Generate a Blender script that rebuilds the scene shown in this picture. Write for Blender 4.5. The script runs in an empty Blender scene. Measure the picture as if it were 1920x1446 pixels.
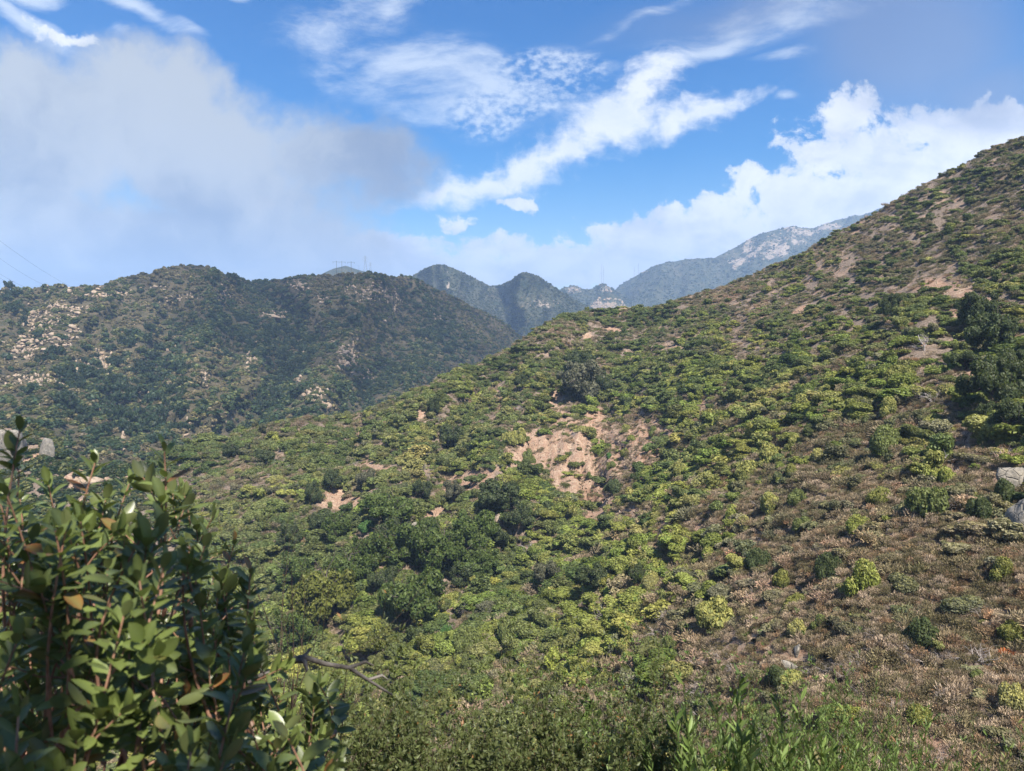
import bpy, math, random
import numpy as np
from mathutils import Vector, Matrix

# ------------------------------------------------------------------ camera, world, sun, exposure
F = 1371.0; CX, CY = 960.0, 723.0
PITCH = math.atan(83 / F)
SC = bpy.context.scene
COL = SC.collection
cam_d = bpy.data.cameras.new('camera'); cam = bpy.data.objects.new('camera', cam_d); COL.objects.link(cam)
cam_d.lens = 6.81; cam_d.sensor_fit = 'HORIZONTAL'; cam_d.sensor_width = 2 * 6.81 * CX / F
cam_d.clip_start = 0.05; cam_d.clip_end = 20000
cam_d.dof.use_dof = True; cam_d.dof.focus_distance = 80; cam_d.dof.aperture_fstop = 1.85
cam.rotation_euler = (math.pi / 2 - PITCH, 0, 0)
SC.camera = cam
SUN_EL, SUN_AZ = math.radians(54), math.radians(156)      # azimuth clockwise from the view direction
SUN_STRENGTH = 4.8; SKY_STRENGTH = 0.10; EXPOSURE = 1.38
sun_d = bpy.data.lights.new('sun', 'SUN'); sun_d.energy = SUN_STRENGTH; sun_d.angle = math.radians(0.5); sun_d.color = (1, .94, .85)
sun = bpy.data.objects.new('sun', sun_d); COL.objects.link(sun)
SDIR = Vector((math.cos(SUN_EL) * math.sin(SUN_AZ), math.cos(SUN_EL) * math.cos(SUN_AZ), math.sin(SUN_EL)))
sun.rotation_euler = SDIR.to_track_quat('Z', 'Y').to_euler()
SC.view_settings.view_transform = 'Standard'; SC.view_settings.look = 'None'
SC.view_settings.exposure = EXPOSURE; SC.view_settings.gamma = 1; SC.view_settings.use_curve_mapping = False
SC.render.engine = 'CYCLES'
cy = SC.cycles
cy.max_bounces = 5; cy.diffuse_bounces = 3; cy.glossy_bounces = 2; cy.transmission_bounces = 3; cy.volume_bounces = 1; cy.transparent_max_bounces = 8
cy.use_denoising = True
cy.sample_clamp_indirect = 4

cp, sp = math.cos(PITCH), math.sin(PITCH)
def ray(u, v):
    u = np.asarray(u, float); v = np.asarray(v, float)
    x = (u - CX) / F; q = -(v - CY) / F
    return np.stack([x, cp + q * sp, -sp + q * cp], -1)      # per metre of camera depth
def proj(P):
    P = np.asarray(P, float)
    d = P[..., 1] * cp - P[..., 2] * sp
    q = P[..., 1] * sp + P[..., 2] * cp
    return CX + F * P[..., 0] / d, CY - F * q / d, d

def build_world():
    w = bpy.data.worlds.new('World'); SC.world = w; w.use_nodes = True
    nt = w.node_tree; N = nt.nodes; L = nt.links; N.clear()
    def nd(t, **k):
        n = N.new(t)
        for a, b in k.items(): setattr(n, a, b)
        return n
    def put(s, x):
        if isinstance(x, bpy.types.NodeSocket): L.new(x, s)
        else: s.default_value = x
    def M(op, a, b=0.0, c=None, clamp=False):
        n = nd('ShaderNodeMath', operation=op, use_clamp=clamp); put(n.inputs[0], a); put(n.inputs[1], b)
        if c is not None: put(n.inputs[2], c)
        return n.outputs[0]
    def V(op, a, b=(0, 0, 0)):
        n = nd('ShaderNodeVectorMath', operation=op); put(n.inputs[0], a); put(n.inputs[1], b); return n.outputs[0]
    def noise(vec, scale, detail=6, rough=.55, dist=0, out='Fac'):
        n = nd('ShaderNodeTexNoise'); put(n.inputs['Vector'], vec); n.inputs['Scale'].default_value = scale
        n.inputs['Detail'].default_value = detail; n.inputs['Roughness'].default_value = rough; n.inputs['Distortion'].default_value = dist
        return n.outputs[out]
    def mr(x, a, b, c=0., d=1., smooth=True):
        n = nd('ShaderNodeMapRange', interpolation_type='SMOOTHSTEP' if smooth else 'LINEAR'); put(n.inputs[0], x)
        for i, y in enumerate((a, b, c, d)): n.inputs[i + 1].default_value = y
        return n.outputs[0]
    def mix(f, a, b):
        n = nd('ShaderNodeMix', data_type='RGBA'); put(n.inputs[0], f); put(n.inputs[6], a); put(n.inputs[7], b); return n.outputs[2]
    tc = nd('ShaderNodeTexCoord').outputs['Generated']
    sep = nd('ShaderNodeSeparateXYZ'); L.new(tc, sep.inputs[0])
    x, y, z = sep.outputs
    yy = M('MAXIMUM', y, .12)
    comb = nd('ShaderNodeCombineXYZ'); L.new(M('DIVIDE', x, yy), comb.inputs[0]); L.new(M('DIVIDE', z, yy), comb.inputs[1])
    g = comb.outputs[0]                                       # direction on the vertical plane one metre north
    # domain warps
    w1 = V('SUBTRACT', noise(g, 3.2, 3, .5, out='Color'), (.5, .5, .5))
    w2 = V('SUBTRACT', noise(g, 14, 6, .6, out='Color'), (.5, .5, .5))
    gs = V('ADD', g, V('MULTIPLY', w1, (.13, .13, 0)))
    gc = V('ADD', V('ADD', g, V('MULTIPLY', w1, (.05, .05, 0))), V('MULTIPLY', w2, (.075, .06, 0)))
    def field(vec, ells):
        acc = None
        for (u, v, a, b, ang, k) in ells:
            r = ray(u, v); mp = nd('ShaderNodeMapping', vector_type='TEXTURE'); L.new(vec, mp.inputs[0])
            mp.inputs['Location'].default_value = (r[0] / r[1], r[2] / r[1], 0)
            mp.inputs['Rotation'].default_value = (0, 0, math.radians(ang))
            mp.inputs['Scale'].default_value = (a / F, b / F, 1)
            ln = nd('ShaderNodeVectorMath', operation='LENGTH'); L.new(mp.outputs[0], ln.inputs[0])
            e = M('MULTIPLY_ADD', ln.outputs['Value'], -k, k)  # k at the centre, 0 on the rim
            acc = e if acc is None else M('SMOOTH_MAX', acc, e, .12)
        return acc
    sky = nd('ShaderNodeTexSky', sky_type='NISHITA'); sky.sun_disc = False
    sky.sun_elevation = SUN_EL; sky.sun_rotation = SUN_AZ; sky.air_density = 1.35; sky.dust_density = .1; sky.ozone_density = 3.2; sky.altitude = 400
    hs = nd('ShaderNodeHueSaturation'); hs.inputs['Hue'].default_value = .513; hs.inputs['Saturation'].default_value = 1.75; hs.inputs['Value'].default_value = .50; L.new(sky.outputs[0], hs.inputs['Color'])
    base = hs.outputs[0]
    # --- thin high cloud: cirrus streaks and mackerel cells
    cir = field(gs, [(620, 60, 160, 60, 10, 1.), (640, 40, 60, 110, -20, .7), (770, 140, 230, 80, 0, 1.1), (900, 170, 260, 70, -10, 1.0), (1060, 140, 120, 60, 0, .9), (870, 225, 170, 40, 0, 1.0),
                      (250, 30, 130, 22, -28, 1.3), (60, 60, 120, 26, -30, 1.4), (420, 18, 26, 14, 0, .8), (225, 65, 30, 14, -30, .8), (60, 15, 90, 22, 0, 1.), (1200, 30, 110, 18, 28, .8), (1330, 90, 130, 26, 22, .9), (1440, 40, 260, 50, 12, .7),
                      (1450, 125, 70, 16, 0, .6), (1468, 205, 26, 10, 0, .8), (720, 20, 90, 40, 30, .7)])
    st = nd('ShaderNodeMapping'); L.new(gs, st.inputs[0]); st.inputs['Rotation'].default_value = (0, 0, math.radians(-24)); st.inputs['Scale'].default_value = (1, 2.6, 1)
    n1 = noise(st.outputs[0], 7, 8, .68); 
    cells = noise(V('MULTIPLY', g, (1, 1.5, 1)), 78, 4, .55)
    cm = field(gs, [(1040, 150, 150, 80, 0, 1.), (950, 215, 160, 50, 10, 1.)])
    cellv = M('MULTIPLY', mr(cells, .30, .72, -.45, .4), mr(cm, 0, .5))
    cden = M('ADD', M('MULTIPLY', cir, 1.0), M('ADD', M('MULTIPLY', M('SUBTRACT', n1, .56), 3.2), M('MULTIPLY', cellv, .9)))
    ca = M('MULTIPLY', mr(cden, -.35, 1.0), mr(cir, -.15, .3, 0, .72))
    c1 = mix(ca, base, (3.5, 3.8, 4.2, 1))
    # --- cumulus: crisp heaped cloud along the ridge and the diagonal bank
    cu = field(gc, [(1580, 235, 85, 62, 35, 1.3), (1545, 300, 95, 60, 0, 1.2), (1640, 300, 180, 80, 0, 1.1), (1730, 245, 130, 55, 0, 1.1), (1880, 240, 190, 60, 0, 1.5), (1800, 300, 260, 100, 20, 1.6), (1600, 370, 240, 60, 0, 1),
                     (1405, 345, 50, 38, 40, 1.2), (1350, 385, 110, 42, 25, 1.1), (1200, 420, 150, 34, 12, 1.), (1330, 440, 300, 62, 5, 1.5), (1100, 505, 420, 50, 0, 1.6), (860, 500, 260, 40, 0, 1.3), (1500, 400, 200, 60, 20, 1.5), (1150, 480, 260, 50, 0, .9), (1030, 485, 220, 44, 0, .9), (900, 465, 110, 34, 8, .9), (770, 470, 120, 40, 0, .8),
                     (975, 382, 50, 16, 0, 1.1), (845, 415, 40, 14, 0, .6), (500, 375, 60, 16, 0, .6), (130, 75, 60, 22, -20, .7)])
    di = field(gc, [(950, 332, 180, 34, 12, 1.2), (1060, 285, 140, 42, 28, 1.3), (1160, 232, 120, 56, 22, 1.3), (1200, 175, 90, 42, 50, 1.1), (1270, 226, 110, 36, 14, 1.2), (1340, 205, 90, 22, 18, 1.1), (860, 352, 130, 30, 12, 1.1)])
    n2 = M('ADD', M('MULTIPLY', noise(gs, 13, 10, .64), .6), M('MULTIPLY', noise(gc, 36, 8, .62), .4))
    n2b = noise(V('MULTIPLY', gs, (1, 2.4, 1)), 7.5, 7, .6)
    cud = M('ADD', cu, M('MULTIPLY', M('SUBTRACT', n2, .5), 4.4))
    cua = mr(cud, -.02, .30)
    billow = noise(V('ADD', gc, (.012, -.02, 0)), 11, 6, .6)
    relief = M('SUBTRACT', billow, noise(V('ADD', gc, (0, .0, 0)), 11, 6, .6))
    shade = M('ADD', mr(n2b, .38, .66, 0, .75), M('MULTIPLY', relief, 2.6), clamp=True)
    sepg = nd('ShaderNodeSeparateXYZ'); L.new(g, sepg.inputs[0])
    low = mr(sepg.outputs[1], .22, .06, 0, .55)
    shade2 = M('ADD', M('MULTIPLY', shade, .6), low, clamp=True)
    cucol = mix(shade2, (4.2, 4.25, 4.35, 1), (2.1, 2.4, 3.1, 1))
    dd_ = M('ADD', M('ADD', di, M('MULTIPLY', M('SUBTRACT', n2, .5), 3.4)), M('MULTIPLY', M('SUBTRACT', n1, .5), 2.6))
    c1 = mix(mr(dd_, -.30, 1.05, 0, .95), c1, mix(M('MULTIPLY', shade, .45), (4.1, 4.2, 4.4, 1), (2.6, 3.0, 3.8, 1)))
    thin = mr(cud, .0, .55, .55, 1)
    c2 = mix(M('MULTIPLY', cua, thin), c1, cucol)
    # --- soft grey stratus bank on the left, and the veil at the upper right
    gg = V('ADD', gs, V('MULTIPLY', w2, (.10, .08, 0)))
    gr = field(gg, [(60, 250, 330, 180, -8, 1.), (300, 260, 260, 150, -25, 1.), (420, 330, 260, 150, -20, 1.), (650, 300, 190, 100, -10, .75), (150, 460, 560, 120, 0, 1.1), (480, 440, 270, 80, -6, 1.0), (640, 470, 150, 46, 0, .8), (200, 500, 620, 90, 0, 1.5)])
    n3 = noise(gs, 5, 4, .5)
    grd = M('ADD', gr, M('ADD', M('MULTIPLY', M('SUBTRACT', n3, .5), 1.0), M('MULTIPLY', M('SUBTRACT', n2, .5), .7)))
    gra = mr(grd, -.06, .40, 0, .96)
    n4 = noise(gs, 2.6, 3, .5)
    gcol = mix(mr(M('ADD', M('ADD', M('ADD', M('MULTIPLY_ADD', n4, .55, .24), M('MULTIPLY', M('SUBTRACT', noise(gg, 6, 7, .6), .5), .9)), M('MULTIPLY', sepg.outputs[1], .8)), M('MULTIPLY', sepg.outputs[0], -.12)), .55, .92), (.95, 1.15, 1.58, 1), (2.3, 2.4, 2.48, 1))
    c3 = mix(gra, c2, gcol)
    veil = field(gs, [(1700, 60, 260, 200, 0, 1.), (1850, 170, 180, 90, 0, .8), (1400, 20, 300, 60, 10, .5)])
    c4 = mix(mr(veil, -.2, .7, 0, .60), c3, (.95, 1.2, 1.9, 1))
    # behind the viewer: the same blue sky with scattered cloud
    nb = noise(tc, 2.6, 7, .6)
    cb = mix(mr(nb, .5, .62, 0, .7), base, (3.6, 3.8, 4.3, 1))
    out = mix(mr(y, .12, .3), cb, c4)
    bg = nd('ShaderNodeBackground'); L.new(out, bg.inputs[0]); bg.inputs[1].default_value = SKY_STRENGTH
    wo = nd('ShaderNodeOutputWorld'); L.new(bg.outputs[0], wo.inputs[0])
    w.cycles.sampling_method = 'MANUAL'; w.cycles.sample_map_resolution = 256
build_world()

# ------------------------------------------------------------------ helpers
rng = np.random.default_rng(7); random.seed(7)
def tag(o, label=None, cat=None, group=None, kind=None):
    if label: o['label'] = label
    if cat: o['category'] = cat
    if group: o['group'] = group
    if kind: o['kind'] = kind
    return o
def empty(name, loc, rz=0, scale=1):
    o = bpy.data.objects.new(name, None); COL.objects.link(o); o.location = loc; o.rotation_euler = (0, 0, rz); o.scale = (scale,) * 3
    o.empty_display_size = .2; return o
def link(name, me, parent=None, col=COL):
    o = bpy.data.objects.new(name, me)
    if col: col.objects.link(o)
    if parent: o.parent = parent
    return o
def mesh(name, V, Fc, mat=None, smooth=False, attrs=None):
    """V (n,3); Fc (m,k) index array or a list of such arrays"""
    me = bpy.data.meshes.new(name); V = np.asarray(V, np.float32)
    Fl = Fc if isinstance(Fc, list) else [Fc]
    Fl = [np.asarray(f, np.int32) for f in Fl if len(f)]
    me.vertices.add(len(V)); me.vertices.foreach_set('co', V.ravel())
    loops = np.concatenate([f.ravel() for f in Fl]); tot = np.concatenate([np.full(len(f), f.shape[1], np.int32) for f in Fl])
    me.loops.add(len(loops)); me.loops.foreach_set('vertex_index', loops)
    me.polygons.add(len(tot)); me.polygons.foreach_set('loop_start', np.concatenate([[0], np.cumsum(tot)[:-1]]).astype(np.int32))
    if smooth: me.polygons.foreach_set('use_smooth', np.ones(len(tot), bool))
    me.update(calc_edges=True)
    for k, (dom, val) in (attrs or {}).items():
        val = np.asarray(val, np.float32)
        a = me.attributes.new(k, 'FLOAT' if val.ndim == 1 else 'FLOAT_VECTOR', dom)
        a.data.foreach_set('value' if val.ndim == 1 else 'vector', val.ravel())
    if mat: me.materials.append(mat)
    return me
# --- numpy value noise
def _h(ix, iy, s):
    n = (ix.astype(np.int64) * 374761393 + iy.astype(np.int64) * 668265263 + s * 1274126177) & 0x7fffffff
    n = ((n ^ (n >> 13)) * 1274126177) & 0x7fffffff
    return ((n ^ (n >> 16)) & 0xffff) / 65535.0
def vnoise(x, y, s=0):
    ix = np.floor(x); iy = np.floor(y); fx = x - ix; fy = y - iy
    fx = fx * fx * fx * (fx * (fx * 6 - 15) + 10); fy = fy * fy * fy * (fy * (fy * 6 - 15) + 10)
    a = _h(ix, iy, s); b = _h(ix + 1, iy, s); c = _h(ix, iy + 1, s); d = _h(ix + 1, iy + 1, s)
    return (a + (b - a) * fx) * (1 - fy) + (c + (d - c) * fx) * fy
def fbm(x, y, o=4, s=0, g=.5):
    t = 0; a = 1; n = 0
    for i in range(o):
        t = t + a * vnoise(x * 2 ** i + 17.3 * i, y * 2 ** i - 9.1 * i, s + i); n += a; a *= g
    return t / n
def ridged(x, y, o=4, s=0):
    t = 0; a = 1; n = 0
    for i in range(o):
        t = t + a * (1 - np.abs(2 * vnoise(x * 2 ** i, y * 2 ** i, s + i) - 1)); n += a; a *= .5
    return t / n
def segdist(u, v, pts):
    best = np.full(np.shape(u), 1e9)
    for (ax, ay), (bx, by) in zip(pts[:-1], pts[1:]):
        dx, dy = bx - ax, by - ay
        t = np.clip(((u - ax) * dx + (v - ay) * dy) / (dx * dx + dy * dy), 0, 1)
        best = np.minimum(best, np.hypot(u - ax - t * dx, v - ay - t * dy))
    return best
class TPS:
    def __init__(s, pts):
        p = np.array(pts, float); s.X = p[:, :2] / 500; y = np.log(p[:, 2]); n = len(p)
        K = s.phi(s.X[:, None] - s.X[None]) + np.eye(n) * .004
        A = np.zeros((n + 3, n + 3)); A[:n, :n] = K; A[:n, n] = 1; A[:n, n + 1:] = s.X; A[n:, :n] = A[:n, n:].T
        s.w = np.linalg.solve(A, np.concatenate([y, np.zeros(3)]))
    @staticmethod
    def phi(d):
        r2 = (d ** 2).sum(-1); return .5 * r2 * np.log(r2 + 1e-12)
    def __call__(s, u, v):
        q = np.stack([u, v], -1) / 500; o = s.w[-3] + q @ s.w[-2:]
        for i, x in enumerate(s.X): o = o + s.w[i] * s.phi(q - x)
        return o

# ------------------------------------------------------------------ materials
def newmat(name):
    m = bpy.data.materials.new(name); m.use_nodes = True; m.node_tree.nodes.clear(); return m
class NG:
    def __init__(s, m): s.t = m.node_tree; s.N = s.t.nodes; s.L = s.t.links
    def nd(s, t, **k):
        n = s.N.new(t)
        for a, b in k.items(): setattr(n, a, b)
        return n
    def put(s, k, x):
        if isinstance(x, bpy.types.NodeSocket): s.L.new(x, k)
        else: k.default_value = x
    def math(s, op, a, b=0., clamp=False):
        n = s.nd('ShaderNodeMath', operation=op, use_clamp=clamp); s.put(n.inputs[0], a); s.put(n.inputs[1], b); return n.outputs[0]
    def mix(s, f, a, b, mode='MIX'):
        n = s.nd('ShaderNodeMix', data_type='RGBA', blend_type=mode); s.put(n.inputs[0], f); s.put(n.inputs[6], a); s.put(n.inputs[7], b); return n.outputs[2]
    def attr(s, name, typ='GEOMETRY', out='Fac'):
        n = s.nd('ShaderNodeAttribute', attribute_type=typ, attribute_name=name); return n.outputs[out]
    def noise(s, scale, detail=5, rough=.55, vec=None, out='Fac', dist=0):
        n = s.nd('ShaderNodeTexNoise'); n.inputs['Scale'].default_value = scale; n.inputs['Detail'].default_value = detail
        n.inputs['Roughness'].default_value = rough; n.inputs['Distortion'].default_value = dist
        s.put(n.inputs['Vector'], vec if vec is not None else s.pos()); return n.outputs[out]
    def pos(s):
        if not hasattr(s, '_p'): s._p = s.nd('ShaderNodeNewGeometry').outputs['Position']
        return s._p
    def mr(s, x, a, b, c=0., d=1.):
        n = s.nd('ShaderNodeMapRange', interpolation_type='SMOOTHSTEP'); s.put(n.inputs[0], x)
        for i, y in enumerate((a, b, c, d)): n.inputs[i + 1].default_value = y
        return n.outputs[0]
    def out(s, sh):
        o = s.nd('ShaderNodeOutputMaterial'); s.L.new(sh, o.inputs[0])
    def bsdf(s, col, rough=.8, spec=.2, normal=None):
        b = s.nd('ShaderNodeBsdfPrincipled'); s.put(b.inputs['Base Color'], col); s.put(b.inputs['Roughness'], rough); b.inputs['Specular IOR Level'].default_value = spec
        if normal is not None: s.L.new(normal, b.inputs['Normal'])
        return b.outputs[0]
    def bump(s, h, strength=.5, dist=.1):
        b = s.nd('ShaderNodeBump'); s.L.new(h, b.inputs['Height']); b.inputs['Strength'].default_value = strength; b.inputs['Distance'].default_value = dist; return b.outputs[0]

def foliage_mat(name, bloomcol, transl=.36, spec=.25, rough=.55):
    m = newmat(name); g = NG(m)
    tint = g.attr('tint', 'INSTANCER', 'Color'); bl = g.attr('bloom', 'INSTANCER')
    r = g.attr('rnd'); tip = g.attr('tip')
    c = g.mix(1.0, tint, g.mix(r, (.5, .5, .55, 1), (1.5, 1.5, 1.35, 1)), 'MULTIPLY')
    c = g.mix(g.math('MULTIPLY', bl, tip, True), c, bloomcol)
    b = g.bsdf(c, rough, spec)
    tr = g.nd('ShaderNodeBsdfTranslucent'); g.L.new(g.mix(.35, c, (.25, .32, .03, 1)), tr.inputs[0])
    mx = g.nd('ShaderNodeMixShader'); mx.inputs[0].default_value = transl; g.L.new(b, mx.inputs[1]); g.L.new(tr.outputs[0], mx.inputs[2])
    g.out(mx.outputs[0]); return m
M_FOL = foliage_mat('foliage', (.50, .45, .13, 1))
M_TWIG = foliage_mat('twiggy_foliage', (.20, .17, .08, 1), .15, .1, .8)
def simple(name, c1, c2, scale, rough=.85, bump=.4, dist=.02, detail=6, spec=.2, obj=True):
    m = newmat(name); g = NG(m)
    v = g.nd('ShaderNodeTexCoord').outputs['Object'] if obj else g.pos()
    n = g.noise(scale, detail, .65, vec=v)
    g.out(g.bsdf(g.mix(g.mr(n, .3, .7), c1, c2), rough, spec, g.bump(n, bump, dist))); return m
M_BARK = simple('oak_bark', (.035, .028, .022, 1), (.11, .09, .075, 1), 9, bump=.8)
M_DEAD = simple('dead_wood', (.22, .19, .175, 1), (.46, .41, .385, 1), 5, bump=.4)
M_BURNT = simple('burnt_wood', (.02, .018, .016, 1), (.10, .085, .075, 1), 6)
M_LIMB = simple('weathered_limb', (.035, .03, .026, 1), (.17, .15, .13, 1), 14, bump=.9, dist=.01)
M_METAL = simple('galvanised_steel', (.16, .17, .18, 1), (.26, .27, .28, 1), 1.0, .5)
M_POLE = simple('pole_timber', (.05, .04, .035, 1), (.10, .085, .07, 1), 1.0)
def rock_mat(name, a, b, c, s):
    m = newmat(name); g = NG(m); n = g.noise(s, 8, .65); n2 = g.noise(s * 5, 6, .6)
    cr = g.nd('ShaderNodeTexVoronoi', feature='DISTANCE_TO_EDGE'); g.put(cr.inputs['Vector'], g.pos()); cr.inputs['Scale'].default_value = s * .9
    col = g.mix(g.mr(n, .35, .65), a, b); col = g.mix(g.mr(n2, .55, .75, 0, .7), col, c)
    h = g.math('ADD', n, g.math('MULTIPLY', g.mr(cr.outputs['Distance'], 0, .06), .5))
    g.out(g.bsdf(col, .9, .15, g.bump(h, .8, .4 / s))); return m
M_ROCK = rock_mat('sandstone', (.27, .195, .13, 1), (.34, .27, .20, 1), (.16, .13, .10, 1), .5)
M_ROCKG = rock_mat('grey_sandstone', (.17, .155, .13, 1), (.29, .26, .215, 1), (.10, .10, .09, 1), 1.6)

def soil_mat():
    m = newmat('hillside_soil'); g = NG(m)
    bare = g.attr('bare'); n = g.noise(.25, 6, .6); n2 = g.noise(3.5, 6, .7); n3 = g.noise(.06, 4, .5); n4 = g.noise(14, 4, .6)
    litter = g.mix(g.mr(n2, .35, .65), (.12, .092, .068, 1), (.27, .21, .165, 1))
    pink = g.mix(g.mr(n2, .4, .6), (.25, .155, .105, 1), (.38, .255, .18, 1))
    tan = g.mix(g.mr(g.noise(.9, 7, .7), .48, .6), pink, (.42, .31, .22, 1))
    # eroded soil: rust streaks and pale ledges
    rust = g.mix(g.math('MULTIPLY', g.mr(n3, .45, .62), .25), tan, (.32, .15, .085, 1))
    f = g.math('ADD', g.mr(n, .52, .66, 0, .85), g.mr(bare, .1, .7), True)
    c = g.mix(f, litter, rust)
    c = g.mix(g.mr(n4, .62, .72, 0, .7), c, (.46, .37, .28, 1))
    h = g.math('ADD', g.math('MULTIPLY', n2, .6), g.math('MULTIPLY', n4, .25))
    g.out(g.bsdf(c, .95, .1, g.bump(h, 1.0, .5))); return m
def far_mat(name, s, rockcol, veg1, veg2, bumpd, rocklo):
    m = newmat(name); g = NG(m)
    bare = g.attr('bare'); n = g.noise(s, 7, .6); n2 = g.noise(s * 7, 6, .7); n3 = g.noise(s * 2.2, 9, .75)
    veg = g.mix(g.mr(n2, .35, .65), veg1, veg2)
    veg = g.mix(g.mr(n, .55, .7, 0, .5), veg, (.10, .085, .055, 1))
    rf = g.mr(g.math('ADD', n3, g.math('MULTIPLY', bare, .17)), rocklo, rocklo + .05)
    c = g.mix(rf, veg, rockcol)
    h = g.math('ADD', n2, g.math('MULTIPLY', n3, 1.))
    g.out(g.bsdf(c, .95, .1, g.bump(h, 1.0, bumpd))); return m
M_SOIL = soil_mat()
M_MIDHILL = far_mat('mountain_scrub', .02, (.27, .20, .13, 1), (.045, .045, .024, 1), (.10, .080, .050, 1), 2.5, .70)
M_FARHILL = far_mat('distant_scrub', .008, (.25, .205, .16, 1), (.025, .035, .020, 1), (.07, .07, .045, 1), 6, .655)

# ------------------------------------------------------------------ hillsides
def bump_ell(u, v, L, soft=.35):
    o = np.zeros(np.shape(u))
    for (cu, cv, a, b, ang) in L:
        t = math.radians(ang); du, dv = u - cu, v - cv
        x = (du * math.cos(t) + dv * math.sin(t)) / a; y = (-du * math.sin(t) + dv * math.cos(t)) / b
        r = np.hypot(x, y) + .35 * (fbm(u / 22, v / 22, 3, 5) - .5) * 2
        o = np.maximum(o, np.clip((1 + soft - r) / (2 * soft), 0, 1))
    return o
class Hill:
    def __init__(s, name, depths, crest, base, nu, nt, u0, u1, mat, lines=(), disp=None, bare=(), back=(60, .55, 14), power=1.0, drop=0., micro=None):
        s.tps = TPS(depths); s.u = np.linspace(u0, u1, nu)
        cu = np.array(crest, float); s.vc = np.interp(s.u, cu[:, 0], cu[:, 1]); bu = np.array(base, float); s.vb = np.interp(s.u, bu[:, 0], bu[:, 1])
        t = np.linspace(0, 1, nt) ** power
        U = np.repeat(s.u[:, None], nt, 1); Vv = s.vb[:, None] * (1 - t) + s.vc[:, None] * t
        LD = s.tps(U, Vv)
        Uw = U + 46 * (fbm(U / 60, Vv / 45, 3, 61) - .5); Vw = Vv + 30 * (fbm(U / 50, Vv / 50, 2, 64) - .5)
        for (pts, amp, w) in lines: LD = LD + amp * np.exp(-(segdist(Uw, Vw, pts) / w) ** 2)
        if micro: LD = LD + micro(U, Vv)
        for j in range(1, nt): LD[:, j] = np.maximum(LD[:, j], LD[:, j - 1] + 2e-4)
        D = np.exp(LD); P = ray(U, Vv) * D[..., None]
        # far side of the crest
        bd, bs, nb = back; Pc = P[:, -1]; dirn = Pc[:, :2] / np.linalg.norm(Pc[:, :2], axis=1)[:, None]
        rows = []
        for k in range(1, nb + 1):
            q = k / nb; r = bd * q; z = -bs * r * (1 - .6 * math.exp(-3 * q))
            rows.append(np.concatenate([Pc[:, :2] + dirn * r, (Pc[:, 2] + z)[:, None]], 1))
        P = np.concatenate([P, np.stack(rows, 1)], 1)
        U = np.concatenate([U, np.repeat(s.u[:, None], nb, 1)], 1); Vv = np.concatenate([Vv, np.repeat(s.vc[:, None], nb, 1)], 1)
        if disp is not None: P[..., 2] += disp(P, U, Vv)
        P[..., 2] -= drop
        s.P, s.U, s.V = P, U, Vv; s.n0, s.n1 = P.shape[:2]; s.nt = nt
        s.bare = bump_ell(U, Vv, bare) if len(bare) else np.zeros(U.shape)
        i, j = np.meshgrid(np.arange(s.n0 - 1), np.arange(s.n1 - 1), indexing='ij'); a = i * s.n1 + j
        Fc = np.stack([a, a + s.n1, a + s.n1 + 1, a + 1], -1).reshape(-1, 4)
        me = mesh(name, P.reshape(-1, 3), Fc, mat, True, {'bare': ('POINT', s.bare.ravel())})
        s.o = tag(link(name, me), kind='structure')
        e1 = P[1:, :-1] - P[:-1, :-1]; e2 = P[:-1, 1:] - P[:-1, :-1]
        s.area = np.linalg.norm(np.cross(e1, e2), axis=-1)
    def at(s, u, v):
        """surface point that stands at photo pixel (u,v)"""
        PU, PV, PD = proj(s.P[:, :s.nt]); d = (PU - u) ** 2 + (PV - v) ** 2; k = np.unravel_index(np.argmin(d), d.shape)
        return s.P[k]
    def scatter(s, n, dens, umin=-1e9, umax=1e9):
        i, j = np.meshgrid(np.arange(s.n0 - 1), np.arange(s.n1 - 1), indexing='ij')
        U = s.U[:-1, :-1]; Vv = s.V[:-1, :-1]
        w = s.area * dens(U, Vv, s.bare[:-1, :-1]) * ((U > umin) & (U < umax)); w = w.ravel() / w.sum()
        k = rng.choice(len(w), n, p=w); a = rng.random(n)[:, None]; b = rng.random(n)[:, None]
        ii, jj = k // (s.n1 - 1), k % (s.n1 - 1)
        P = (s.P[ii, jj] * (1 - a) + s.P[ii + 1, jj] * a) * (1 - b) + (s.P[ii, jj + 1] * (1 - a) + s.P[ii + 1, jj + 1] * a) * b
        du = (s.u[1] - s.u[0]); a = a[:, 0]; b = b[:, 0]
        uu = s.U[ii, jj] + a * du; vv = s.V[ii, jj] * (1 - b) + s.V[ii, jj + 1] * b
        return P, uu, vv

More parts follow.
